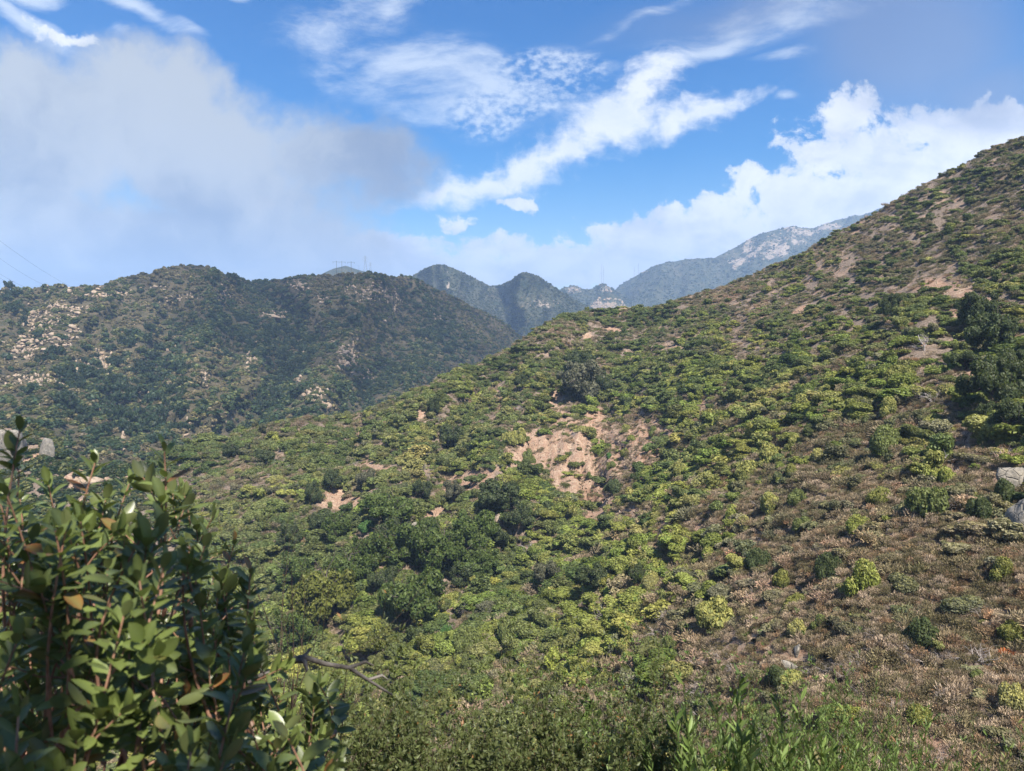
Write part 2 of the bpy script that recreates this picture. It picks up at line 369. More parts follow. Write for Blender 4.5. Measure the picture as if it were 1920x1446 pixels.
A_crest = [(-400, 1080), (-100, 1000), (100, 930), (200, 890), (300, 850), (340, 838), (420, 815), (520, 790), (600, 778), (680, 764), (760, 735), (830, 702), (900, 670), (960, 640), (990, 618), (1020, 598), (1060, 583), (1120, 573), (1180, 570), (1235, 570),
           (1300, 546), (1400, 510), (1500, 466), (1545, 442), (1600, 410), (1650, 385), (1700, 363), (1780, 318), (1850, 275), (1920, 240), (2100, 160), (2300, 100)]
BOWL = [(1110, 850, 78, 84, 0), (1200, 822, 76, 46, -22), (1030, 840, 70, 34, 10), (1120, 925, 36, 50, 0), (985, 850, 40, 26, 0)]
A_bare = BOWL + [(1045, 900, 12, 30, 0), (1320, 745, 10, 22, 10), (1230, 800, 34, 12, -20), (1780, 520, 45, 18, 10), (1830, 545, 40, 12, 20), (1760, 540, 30, 8, 0), (1500, 570, 22, 6, -35), (1420, 660, 20, 6, 10), (1830, 690, 30, 16, 30), (1800, 800, 22, 50, 20),
          (1870, 860, 40, 40, 0), (1190, 950, 38, 14, -10), (1240, 1000, 14, 46, 25), (1400, 1200, 60, 34, 0), (1750, 1370, 60, 22, 10), (1500, 1230, 30, 26, 0), (930, 720, 8, 20, 0), (780, 770, 18, 8, 0), (880, 900, 50, 24, 0), (640, 930, 40, 20, 0), (700, 870, 30, 14, 0),
          (1150, 612, 26, 7, 5), (1100, 622, 10, 8, 0), (1260, 650, 24, 10, 0), (1040, 760, 14, 30, 0), (820, 960, 40, 16, -20), (1600, 1010, 50, 10, 5), (1700, 1000, 60, 10, 5), (1440, 1000, 30, 14, -20), (1320, 980, 14, 40, 30), (1560, 900, 34, 8, 0)]
def A_disp(P, U, V):
    x, y = P[..., 0], P[..., 1]
    return (fbm(x / 22, y / 22, 4, 3) - .5) * 4.5 + (fbm(x / 5, y / 5, 3, 11) - .5) * 1.1
def A_micro(U, V):
    bowl = bump_ell(U, V, BOWL, .5)
    rib = ridged((U + (V - 850) * (U - 1110) * -.0012) / 13, V / 70, 3, 21)
    return bowl * (.5 - rib) * .05 + (fbm(U / 90, V / 60, 3, 8) - .5) * .05
A = Hill('hillside', [
    (1920, 1750, 18), (1500, 1750, 22), (1000, 1750, 38), (500, 1750, 50), (0, 1750, 56), (-300, 1750, 60), (2200, 1750, 16), (2200, 1100, 32), (2200, 600, 62), (2200, 250, 120),
    (1920, 1446, 28), (1500, 1446, 34), (1200, 1446, 48), (900, 1446, 62), (600, 1446, 72), (300, 1446, 82), (0, 1446, 90), (-300, 1446, 95),
    (1920, 1250, 36), (1600, 1250, 41), (1300, 1250, 55), (1000, 1250, 78), (700, 1250, 92), (500, 1250, 105), (0, 1250, 120),
    (1920, 1080, 42), (1620, 1080, 50), (1400, 1080, 62), (1200, 1080, 84), (1000, 1080, 106), (760, 1080, 116), (560, 1080, 126), (300, 1080, 140), (0, 1080, 150), (-300, 1080, 150),
    (1920, 900, 50), (1700, 900, 60), (1500, 900, 77), (1300, 900, 106), (1200, 900, 128), (1100, 900, 142), (950, 900, 148), (700, 900, 156), (500, 900, 166), (300, 900, 178), (0, 980, 175),
    (1920, 800, 58), (1700, 800, 72), (1500, 800, 94), (1300, 800, 132), (1200, 800, 154), (1100, 800, 168), (900, 800, 180), (700, 800, 187), (500, 800, 202),
    (1920, 700, 71), (1700, 700, 90), (1500, 700, 119), (1300, 700, 160), (1150, 700, 198), (1050, 700, 205), (900, 700, 214),
    (1920, 600, 90), (1700, 600, 117), (1500, 600, 160), (1300, 600, 212), (1150, 600, 250), (1040, 600, 248), (1920, 500, 115), (1700, 500, 151), (1500, 500, 208), (1920, 400, 142), (1700, 400, 190), (1920, 280, 175)],
    A_crest, [(-400, 1750), (2300, 1750)], 430, 330, -400, 2300, M_SOIL,
    lines=[([(1240, 600), (1180, 690), (1125, 780), (1120, 950)], .035, 18), ([(1120, 950), (1000, 1030), (880, 1110), (760, 1200), (640, 1300)], .06, 45), ([(1045, 595), (990, 740), (930, 880)], -.05, 40),
           ([(1920, 470), (1600, 640), (1420, 800), (1260, 960)], -.05, 50), ([(820, 720), (760, 860), (700, 980)], -.04, 45), ([(900, 720), (850, 860), (830, 980)], .04, 30), ([(560, 800), (520, 900), (480, 1000)], -.04, 40), ([(660, 790), (640, 900), (600, 1000)], .03, 25)],
    disp=A_disp, bare=A_bare, back=(70, .5, 16), power=.93, drop=1.3, micro=A_micro)

B_crest = [(-400, 560), (-100, 550), (0, 540), (60, 532), (100, 528), (200, 521), (280, 511), (310, 503), (340, 500), (400, 508), (440, 521), (470, 528), (500, 525), (560, 518), (620, 512), (700, 508), (750, 513), (800, 532), (860, 556), (920, 592), (975, 628), (1040, 680), (1150, 760), (1300, 830)]
B_bare = [(100, 590, 70, 22, -15), (60, 640, 50, 18, -30), (130, 630, 30, 10, -40), (700, 545, 50, 20, 10), (510, 593, 26, 7, -8), (200, 700, 16, 40, -15), (470, 660, 10, 30, 20), (330, 560, 40, 8, -5), (420, 560, 12, 20, 0), (820, 590, 14, 8, 20), (150, 690, 14, 20, 0), (560, 690, 10, 26, 15), (690, 700, 16, 12, 0), (215, 740, 8, 26, -25), (425, 785, 7, 18, -30), (232, 800, 6, 40, 5), (650, 660, 20, 26, 20), (590, 740, 16, 14, 0), (615, 760, 10, 8, 0),
          (190, 665, 20, 8, -20), (310, 650, 16, 8, 0), (250, 720, 30, 6, 20), (380, 700, 10, 24, -20), (530, 700, 8, 20, 25), (740, 570, 8, 12, -20), (600, 560, 14, 10, 0), (555, 535, 14, 10, 0), (230, 545, 90, 5, -5), (60, 700, 60, 14, 0), (350, 790, 8, 20, 0)]
def B_micro(U, V):
    return (ridged((U + (V - 600) * .25) / 120, V / 200, 3, 31) - .6) * -.10 + (fbm(U / 60, V / 50, 4, 12) - .5) * .06
def B_disp(P, U, V):
    x, y = P[..., 0], P[..., 1]; return (fbm(x / 60, y / 60, 4, 13) - .5) * 9 + (fbm(x / 12, y / 12, 3, 14) - .5) * 2.5
B = Hill('left_hill', [(0, 540, 470), (340, 500, 560), (500, 525, 620), (700, 508, 640), (850, 550, 760), (975, 625, 900), (1150, 760, 900), (-300, 560, 430), (1300, 830, 900),
    (0, 620, 400), (0, 700, 345), (0, 850, 260), (200, 620, 430), (200, 800, 300), (400, 620, 470), (400, 780, 330), (600, 620, 520), (600, 700, 430), (600, 790, 350), (750, 620, 590), (800, 690, 520), (900, 640, 720), (0, 1100, 190), (500, 1100, 210), (1000, 1100, 330), (-300, 1100, 170)],
    B_crest, [(-400, 1100), (1300, 1100)], 380, 240, -400, 1300, M_MIDHILL,
    lines=[([(480, 530), (560, 620), (520, 740), (430, 830)], .09, 34), ([(330, 580), (300, 680), (260, 800)], .06, 30), ([(700, 510), (650, 640), (600, 770)], -.07, 34), ([(500, 640), (400, 790)], -.04, 24), ([(150, 530), (100, 680), (60, 820)], -.05, 50), ([(780, 560), (740, 680), (660, 790)], .05, 28), ([(400, 520), (390, 640), (340, 760)], -.04, 26), ([(190, 600), (200, 740), (180, 850)], .04, 22)],
    disp=B_disp, bare=B_bare, back=(260, .45, 14), drop=2.0, micro=B_micro)

# the rocky knoll below the left mountain, half behind the leaves
K = Hill('rocky_knoll', [(-200, 800, 215), (0, 800, 205), (100, 800, 200), (200, 860, 190), (340, 900, 185), (-200, 1000, 150), (100, 1000, 150), (340, 1000, 150)],
    [(-400, 800), (-100, 790), (0, 800), (40, 790), (90, 800), (120, 850), (170, 872), (240, 885), (330, 905), (420, 990)], [(-400, 1050), (420, 1050)], 110, 60, -400, 420, M_SOIL,
    disp=lambda P, U, V: (fbm(P[..., 0] / 8, P[..., 1] / 8, 4, 40) - .5) * 5, bare=[(60, 850, 40, 16, 0), (150, 900, 40, 10, 0)], back=(50, .7, 8), drop=.5)

def ridge(name, dc, crest, vb, nb, mat, u0, u1, bare=(), seed=0, back=600, lines=(), db=.72, dz=.007):
    c = np.array(crest); pts = []
    for (u, v) in crest: pts += [(u, v, dc), (u, vb, dc * db)]
    return Hill(name, pts, crest, [(u0, vb), (u1, vb)], nb, 110, u0, u1, mat, bare=bare, back=(back, .45, 8), drop=1,
                disp=lambda P, U, V: (fbm(P[..., 0] / (dc * .08), P[..., 1] / (dc * .08), 5, seed) - .5) * dc * dz, lines=lines,
                micro=lambda U, V: (ridged((U + (V - 560) * .3) / 55, V / 110, 4, seed + 3) - .6) * -.07)
C = ridge('middle_mountain', 1350, [(690, 560), (740, 532), (770, 516), (800, 499), (820, 493), (845, 498), (880, 516), (920, 536), (940, 533), (960, 522), (985, 511), (1010, 519), (1050, 546), (1090, 566), (1140, 590), (1250, 640)], 760, 260, M_FARHILL, 690, 1250, bare=[(840, 510, 4, 30, 0), (1010, 570, 40, 12, 0)], seed=60, back=300,
          lines=[([(820, 493), (850, 570), (900, 640)], -.05, 26), ([(985, 511), (990, 600), (1000, 700)], -.06, 30), ([(925, 536), (960, 610), (990, 680)], .06, 26)])
D = ridge('small_summit', 1600, [(480, 560), (560, 524), (605, 513), (625, 503), (648, 497), (670, 503), (700, 511), (760, 530), (850, 580)], 640, 120, M_FARHILL, 480, 850, seed=70, back=400)
Gk = ridge('rocky_foothill', 1650, [(1040, 610), (1100, 574), (1125, 556), (1140, 548), (1158, 555), (1175, 572), (1240, 600)], 640, 110, M_FARHILL, 1040, 1240, bare=[(1135, 575, 30, 14, 0)], seed=75, back=200)
E = ridge('low_summit', 1950, [(980, 590), (1040, 545), (1060, 537), (1078, 535), (1095, 543), (1112, 541), (1130, 530), (1148, 541), (1170, 556), (1260, 590)], 660, 160, M_FARHILL, 980, 1260, bare=[(1075, 545, 14, 8, 0), (1135, 542, 12, 8, 0)], seed=80, back=300)
Fm = ridge('far_mountain', 2250, [(1040, 590), (1120, 560), (1150, 545), (1175, 525), (1200, 512), (1222, 500), (1240, 496), (1290, 490), (1340, 487), (1375, 468), (1400, 453), (1430, 440), (1460, 432), (1490, 423), (1505, 426), (1530, 424), (1560, 412), (1600, 402), (1680, 380), (1800, 370), (2300, 380)], 700, 330, M_FARHILL, 1040, 2300,
           bare=[(1405, 468, 16, 20, 0), (1380, 490, 20, 14, -20), (1500, 432, 30, 10, 0), (1440, 470, 40, 20, -20), (1560, 425, 30, 10, 0), (1480, 450, 50, 16, -10), (1205, 508, 8, 4, 0)], seed=90, back=700,
           lines=[([(1240, 496), (1210, 560), (1190, 620)], -.05, 22), ([(1340, 487), (1290, 540)], -.04, 22)], db=.55, dz=.014)
# the valley floor under everything, and the slope the viewer stands on
n = 96; ang = np.linspace(0, 2 * math.pi, n, endpoint=False); rr = np.array([0, 60, 200, 500, 1200, 2500, 4800])
P = np.array([[r * math.cos(a), r * math.sin(a), -75 + 8 * math.sin(r * .01 + a * 3) * (r < 4000)] for r in rr for a in ang])
Fq = [[i * n + k, (i + 1) * n + k, (i + 1) * n + (k + 1) % n, i * n + (k + 1) % n] for i in range(1, len(rr) - 1) for k in range(n)] + [[0 + k, n + k, n + (k + 1) % n, (k + 1) % n] for k in range(n)]
tag(link('valley_floor', mesh('valley_floor', P, np.array(Fq), M_MIDHILL, True, {'bare': ('POINT', np.zeros(len(P)))})), kind='structure')
gx, gy = np.meshgrid(np.linspace(-70, 70, 240), np.linspace(-60, 70, 240), indexing='ij')
def ground_z(x, y):
    t = y + .10 * x; s = np.maximum(t - 2.0, 0)
    z = -1.62 - .86 * s + np.minimum(np.maximum(-t - 1.0, 0), 12) * .5
    k = np.clip(s / 2, 0, 1)
    return z + (fbm(x / 3, y / 3, 4, 50) - .5) * (.12 + .7 * k)
gz = ground_z(gx, gy)
P = np.stack([gx, gy, gz], -1); a = (np.arange(239)[:, None] * 240 + np.arange(239)[None]).ravel()
tag(link('ground', mesh('ground', P.reshape(-1, 3), np.stack([a, a + 240, a + 241, a + 1], -1), M_SOIL, True, {'bare': ('POINT', np.zeros(240 * 240))})), kind='structure')

# ------------------------------------------------------------------ plant meshes
def quads(C, N, size, aspect=1.6, r=rng, jit=.7):
    n = len(C); Nn = N + r.normal(size=(n, 3)) * jit; Nn /= np.linalg.norm(Nn, axis=1)[:, None] + 1e-9
    T = np.cross(Nn, r.normal(size=(n, 3))); T /= np.linalg.norm(T, axis=1)[:, None] + 1e-9; Bt = np.cross(Nn, T)
    s = np.asarray(size) * r.uniform(.7, 1.3, n); s = s[:, None]
    V = np.stack([C - T * s * aspect / 2, C + Bt * s / 2 - T * s * .1, C + T * s * aspect / 2, C - Bt * s / 2 - T * s * .1], 1)
    return V.reshape(-1, 3), np.arange(4 * n).reshape(-1, 4)
def lobes_cloud(r, n, lobes, leaf, zmin=0.02, deep=.35, aspect=1.6):
    L = np.array(lobes, float); wt = L[:, 3] ** 2; k = r.choice(len(L), n * 2, p=wt / wt.sum())
    d = r.normal(size=(n * 2, 3)); d /= np.linalg.norm(d, axis=1)[:, None]
    lump = .82 + .36 * vnoise(d[:, 0] * 3 + k * 7.1 + 50, d[:, 1] * 3 + d[:, 2] * 3 + 50, 9)
    rad = L[k, 3] * lump * (1 - deep * r.random(n * 2) ** 2.2)
    C = L[k, :3] + d * rad[:, None] * np.array([1, 1, .85]); ok = C[:, 2] > zmin
    for i in range(len(L)):
        inside = np.linalg.norm((C - L[i, :3]) / np.array([1, 1, .85]), axis=1) < L[i, 3] * .62
        ok &= ~(inside & (k != i))
    C = C[ok][:n]; d = d[ok][:n]
    V, Fc = quads(C, d * 1.0 + np.array([0, 0, .25]), leaf, aspect, r)
    tip = np.clip(d[:, 2] * .9 + .25, 0, 1) * (r.random(len(C)) < .62)
    return V, Fc, r.random(len(C)), tip
def shrub_mesh(seed, n, leaf, style='round'):
    r = np.random.default_rng(seed); lobes = []
    if style == 'round':
        for i in range(r.integers(7, 13)):
            a = r.uniform(0, 6.28); q = r.uniform(0, .62); lobes.append((q * math.cos(a), q * math.sin(a), r.uniform(.12, .62) * (1.1 - q), r.uniform(.22, .42)))
    elif style == 'upright':
        for i in range(r.integers(8, 12)):
            a = r.uniform(0, 6.28); q = r.uniform(0, .4); lobes.append((q * math.cos(a), q * math.sin(a), r.uniform(.2, 1.1), r.uniform(.2, .34)))
    elif style == 'flat':
        for i in range(r.integers(9, 15)):
            a = r.uniform(0, 6.28); q = r.uniform(0, .8); lobes.append((q * math.cos(a), q * math.sin(a), r.uniform(.05, .3), r.uniform(.2, .36)))
    V, Fc, rn, tip = lobes_cloud(r, n, lobes, leaf)
    return V, Fc, {'rnd': ('FACE', rn), 'tip': ('FACE', tip)}
def brush_mesh(seed, n, h=.6, w=.02, spread=.9):
    """low wiry scrub: a fuzzy mound of thin upright sprigs"""
    r = np.random.default_rng(seed); nl = 7; k = r.integers(0, nl, n); lc = np.stack([r.normal(0, .3, nl), r.normal(0, .3, nl), np.zeros(nl)], 1); lr = r.uniform(.3, .6, nl)
    d = r.normal(size=(n, 3)); d[:, 2] = np.abs(d[:, 2]); d /= np.linalg.norm(d, axis=1)[:, None]
    B0 = lc[k] + d * (lr[k] * r.random(n) ** .4)[:, None] * np.array([1, 1, h * 1.5]); dr = d * .7 + np.array([0, 0, .6]) + r.normal(size=(n, 3)) * .45; dr /= np.linalg.norm(dr, axis=1)[:, None]
    T = B0 + dr * (spread * .2 * r.uniform(.5, 1.4, n))[:, None]
    S = np.cross(T - B0, r.normal(size=(n, 3))); S /= np.linalg.norm(S, axis=1)[:, None]; S *= w * r.uniform(.6, 1.5, n)[:, None]
    V = np.stack([B0 - S * .4, B0 * .4 + T * .6 + S, T, B0 * .4 + T * .6 - S], 1).reshape(-1, 3)
    return V, np.arange(4 * n).reshape(-1, 4), {'rnd': ('FACE', r.random(n)), 'tip': ('FACE', (r.random(n) < .5) * 1.)}
def tube(path, radii, k=5):
    path = np.asarray(path, float); n = len(path); V = []; 
    for i in range(n):
        t = path[min(i + 1, n - 1)] - path[max(i - 1, 0)]; t = t / (np.linalg.norm(t) + 1e-9)
        a = np.cross(t, [0.3, .2, 1] if abs(t[2]) < .9 else [1, .1, 0]); a /= np.linalg.norm(a); b = np.cross(t, a)
        for j in range(k): q = 2 * math.pi * j / k; V.append(path[i] + radii[i] * (a * math.cos(q) + b * math.sin(q)))
    Fc = [[i * k + j, i * k + (j + 1) % k, (i + 1) * k + (j + 1) % k, (i + 1) * k + j] for i in range(n - 1) for j in range(k)]
    return np.array(V), np.array(Fc)
class Acc:
    def __init__(s): s.V = []; s.F = []; s.n = 0
    def add(s, V, Fc): s.V.append(V); s.F.append(np.asarray(Fc) + s.n); s.n += len(V)
    def tube(s, path, radii, k=5): s.add(*tube(path, radii, k))
    def mesh(s, name, mat, smooth=True): return mesh(name, np.concatenate(s.V), np.concatenate(s.F), mat, smooth)
def grow(acc, r, p, d, ln, rad, depth, k=5, bend=.35, spread=.7, nb=(2, 4), tips=None, up=.0):
    pts = [p]; rs = [rad]; q = p; dd = d; m = 4
    for i in range(m):
        dd = dd + r.normal(size=3) * bend * .5 + np.array([0, 0, up]); dd /= np.linalg.norm(dd); q = q + dd * ln / m; pts.append(q); rs.append(rad * (1 - .6 * (i + 1) / m))
    acc.tube(pts, rs, k)
    if depth <= 0:
        if tips is not None: tips.append((q, dd))
        return
    for i in range(r.integers(*nb) if nb[1] > nb[0] else nb[0]):
        j = r.integers(1, m + 1); nd_ = dd + r.normal(size=3) * spread; nd_ /= np.linalg.norm(nd_)
        grow(acc, r, pts[j], nd_, ln * r.uniform(.5, .8), rs[j] * .75, depth - 1, max(3, k - 1), bend, spread, nb, tips, up)
def dead_mesh(seed, kind):
    r = np.random.default_rng(seed); a = Acc()
    if kind == 'bush':
        for i in range(14):
            q = r.uniform(0, 6.28); t = r.uniform(.2, 1.2); grow(a, r, np.array([.1 * math.cos(q), .1 * math.sin(q), 0]), np.array([math.sin(t) * math.cos(q), math.sin(t) * math.sin(q), math.cos(t)]), .5, .012, 2, 3, .5, .6, (2, 4))
    elif kind == 'snag':
        grow(a, r, np.zeros(3), np.array([.1, 0, 1.]), .7, .026, 4, 5, .4, .65, (3, 5))
    elif kind == 'fallen':
        grow(a, r, np.array([-.5, 0, .05]), np.array([1., .1, .12]), .9, .03, 2, 5, .2, .4, (2, 4))
    return a.mesh('dead_' + kind, M_DEAD)
def oak_parts(seed, n, leaf, tall=1.0, gaps=.5):
    """unit oak: crown about 2 wide, returns (wood mesh, crown arrays)"""
    r = np.random.default_rng(seed); a = Acc(); tips = []
    grow(a, r, np.array([0, 0, -.15]), np.array([r.normal(0, .15), r.normal(0, .15), 1.]), .5 * tall, .075, 0, 8, .2)
    top = np.array([0, 0, .30 * tall]); lobes = []
    for i in range(r.integers(8, 12)):
        q = i * 2.4 + r.normal(0, .3); t = r.uniform(.25, 1.5); d = np.array([math.sin(t) * math.cos(q), math.sin(t) * math.sin(q), math.cos(t)])
        ln = r.uniform(.35, .9) * (1 - .25 * (t < .6)); grow(a, r, top, d, ln, .035, 1, 5, .4, .5, (2, 4), tips, .05)
        c = top + d * ln * np.array([1.05, 1.05, .9 * tall]); lobes.append((*c, r.uniform(.16, .34)))
        for s in range(3): c2 = c + r.normal(size=3) * np.array([.24, .24, .15]); lobes.append((*c2, r.uniform(.09, .22)))
    V, Fc, rn, tip = lobes_cloud(r, n, lobes, leaf, .06, .5)
    return a, (V, Fc, {'rnd': ('FACE', rn), 'tip': ('FACE', tip * .5)})

# meshes shared by the loose cover: an unlinked library collection
LIB = {}
def lib(key, meshes):
    c = bpy.data.collections.new('plant_kinds_' + key)
    for i, me in enumerate(meshes): o = bpy.data.objects.new('%s_kind_%02d' % (key, i), me); c.objects.link(o)
    LIB[key] = (c, meshes)
def mk(fn, name, mat, *a, **k):
    V, Fc, at = fn(*a, **k); return mesh(name, V, Fc, mat, False, at)
near_round = [mk(shrub_mesh, 'rounded_foliage', M_FOL, 100 + i, 5600, .065, st) for i, st in enumerate(['round'] * 4 + ['upright'] + ['flat'] * 2)]
cover = [mk(shrub_mesh, 'shrub_foliage', M_FOL, 200 + i, 1500, .105, st) for i, st in enumerate(['round'] * 4 + ['flat'] * 2 + ['upright'])] \
      + [mk(brush_mesh, 'wiry_foliage', M_TWIG, 300 + i, 1000, .75, .022) for i in range(4)] \
      + [mk(brush_mesh, 'fine_foliage', M_TWIG, 310 + i, 700, .5, .016, 1.2) for i in range(3)] \
      + [dead_mesh(320 + i, 'bush') for i in range(3)]
lib('shrub', cover); NR, NBR, NFI, NDE = 7, 4, 3, 3
lowp = [mk(shrub_mesh, 'distant_foliage', M_FOL, 400 + i, 170, .30, 'round') for i in range(5)]
lib('far', lowp)

def cover_object(name, key, P, rot, scl, tint, bloom, vi, label=None, cat=None):
    me = bpy.data.meshes.new(name); me.vertices.add(len(P)); me.vertices.foreach_set('co', np.asarray(P, np.float32).ravel())
    for nm, val, ty in (('rot', rot, 'FLOAT_VECTOR'), ('scl', scl, 'FLOAT_VECTOR'), ('tint', tint, 'FLOAT_VECTOR'), ('bloom', bloom, 'FLOAT'), ('vi', vi, 'INT')):
        at = me.attributes.new(nm, ty, 'POINT'); at.data.foreach_set('vector' if ty == 'FLOAT_VECTOR' else 'value', np.ascontiguousarray(val, np.int32 if ty == 'INT' else np.float32).ravel())
    o = tag(link(name, me), label, cat, None, 'stuff')
    ng = bpy.data.node_groups.new(name, 'GeometryNodeTree'); ng.interface.new_socket('Geometry', in_out='INPUT', socket_type='NodeSocketGeometry'); ng.interface.new_socket('Geometry', in_out='OUTPUT', socket_type='NodeSocketGeometry')
    N, L = ng.nodes, ng.links; gi, go = N.new('NodeGroupInput'), N.new('NodeGroupOutput')
    ci = N.new('GeometryNodeCollectionInfo'); ci.inputs['Collection'].default_value = LIB[key][0]; ci.inputs['Separate Children'].default_value = True; ci.inputs['Reset Children'].default_value = True
    ip = N.new('GeometryNodeInstanceOnPoints'); ip.inputs['Pick Instance'].default_value = True
    def na(nm, ty):
        n_ = N.new('GeometryNodeInputNamedAttribute'); n_.data_type = ty; n_.inputs['Name'].default_value = nm; return n_.outputs['Attribute']
    L.new(gi.outputs[0], ip.inputs['Points']); L.new(ci.outputs[0], ip.inputs['Instance']); L.new(na('vi', 'INT'), ip.inputs['Instance Index']); L.new(na('scl', 'FLOAT_VECTOR'), ip.inputs['Scale'])
    er = N.new('FunctionNodeEulerToRotation'); L.new(na('rot', 'FLOAT_VECTOR'), er.inputs[0]); L.new(er.outputs[0], ip.inputs['Rotation'])
    L.new(ip.outputs[0], go.inputs[0])
    md = o.modifiers.new('cover', 'NODES'); md.node_group = ng
    return o

# ------------------------------------------------------------------ what grows where (photo-read planting map of the near hillside)
KINDS = ['lime', 'green', 'bloom', 'brown', 'rust', 'dead']
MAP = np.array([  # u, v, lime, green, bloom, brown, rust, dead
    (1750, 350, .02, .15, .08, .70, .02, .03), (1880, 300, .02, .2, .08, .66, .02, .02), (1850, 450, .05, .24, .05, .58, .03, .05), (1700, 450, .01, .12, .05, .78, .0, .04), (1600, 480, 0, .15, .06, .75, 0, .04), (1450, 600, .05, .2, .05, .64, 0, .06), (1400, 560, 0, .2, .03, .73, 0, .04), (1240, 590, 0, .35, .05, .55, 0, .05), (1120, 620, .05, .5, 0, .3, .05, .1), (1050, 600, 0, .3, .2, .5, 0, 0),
    (900, 700, .05, .3, .1, .5, 0, .05), (700, 780, 0, .3, .05, .6, 0, .05), (500, 820, .05, .5, 0, .4, 0, .05), (350, 860, 0, .5, 0, .45, 0, .05), (1800, 580, .25, .3, .2, .2, .02, .03), (1500, 680, .38, .3, .15, .15, 0, .02), (1350, 640, .2, .3, .1, .35, 0, .02), (1300, 720, .4, .4, .05, .1, 0, .05), (1200, 700, .3, .5, .05, .1, 0, .05),
    (1000, 740, .1, .35, .2, .3, .02, .03), (850, 830, .1, .45, .2, .2, 0, .05), (700, 900, .1, .6, .05, .15, 0, .1), (560, 900, .05, .6, .05, .2, 0, .1), (600, 1000, .1, .65, .05, .1, 0, .1), (1300, 850, .25, .2, .4, .15, 0, 0), (1420, 760, .3, .2, .3, .2, 0, 0), (1430, 880, .15, .15, .35, .3, .05, 0),
    (1250, 950, .6, .15, .1, .15, 0, 0), (1100, 1040, .7, .15, .05, .1, 0, 0), (850, 1100, .6, .3, 0, .05, 0, .05), (700, 1180, .4, .5, 0, .05, 0, .05), (1050, 1180, .5, .25, 0, .2, 0, .05), (950, 1250, .4, .3, 0, .3, 0, 0), (1600, 760, .06, .08, .1, .46, .30, 0), (1500, 800, .1, .05, .15, .4, .3, 0), (1650, 900, .02, .05, .05, .75, .13, 0),
    (1500, 1000, .04, .05, .05, .64, .16, .06), (1330, 980, .2, .05, .05, .6, .05, .05), (1250, 1080, .1, .05, .05, .6, .15, .05), (1450, 1150, .01, .04, .03, .70, .08, .14), (1700, 1150, .0, .03, .02, .82, .03, .10), (1800, 1000, 0, .03, .02, .8, .05, .1), (1300, 1250, 0, .04, .03, .55, .08, .30), (1750, 1300, 0, .03, .02, .6, .05, .3), (1900, 720, .2, .3, .1, .3, 0, .1), (1900, 900, .05, .15, 0, .6, .1, .1)])
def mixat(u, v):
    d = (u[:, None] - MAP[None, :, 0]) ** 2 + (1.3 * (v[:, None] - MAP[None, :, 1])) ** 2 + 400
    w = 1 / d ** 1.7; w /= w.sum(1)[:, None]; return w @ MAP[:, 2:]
TINT = {'lime': (.168, .195, .046), 'green': (.112, .134, .045), 'bloom': (.165, .175, .058), 'brown': (.210, .165, .110), 'rust': (.26, .165, .105), 'dead': (.38, .33, .30), 'dark': (.048, .066, .028), 'emerald': (.055, .13, .035), 'olive': (.105, .115, .03), 'pale': (.19, .185, .09)}
SIZE = {'lime': (.55, 1.25), 'green': (.55, 1.35), 'bloom': (.55, 1.3), 'brown': (.55, 1.15), 'rust': (.4, .8), 'dead': (.5, 1.2)}

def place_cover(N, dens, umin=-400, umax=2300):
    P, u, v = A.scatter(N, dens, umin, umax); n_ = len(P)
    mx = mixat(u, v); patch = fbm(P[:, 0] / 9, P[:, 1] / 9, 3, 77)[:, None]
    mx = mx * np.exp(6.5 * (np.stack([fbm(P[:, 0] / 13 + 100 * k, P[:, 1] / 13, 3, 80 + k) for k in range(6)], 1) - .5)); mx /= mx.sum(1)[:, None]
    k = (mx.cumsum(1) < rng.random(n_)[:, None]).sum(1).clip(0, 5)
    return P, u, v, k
def dens_A(U, V, bare):
    sparse = np.clip((U - 1250) / 300, 0, 1) * np.clip((V - 850) / 200, 0, 1)
    gap = np.clip((fbm(U / 17 + 40, V / 9 + 40, 3, 120) - .455) / .09, .07, 1)
    return (1 - .965 * np.clip(bare * 2.0, 0, 1)) * (1 - .2 * sparse) * gap
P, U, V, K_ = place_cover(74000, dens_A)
nn = len(P); S = np.zeros((nn, 3)); T = np.zeros((nn, 3)); BL = np.zeros(nn); VI = np.zeros(nn, int)
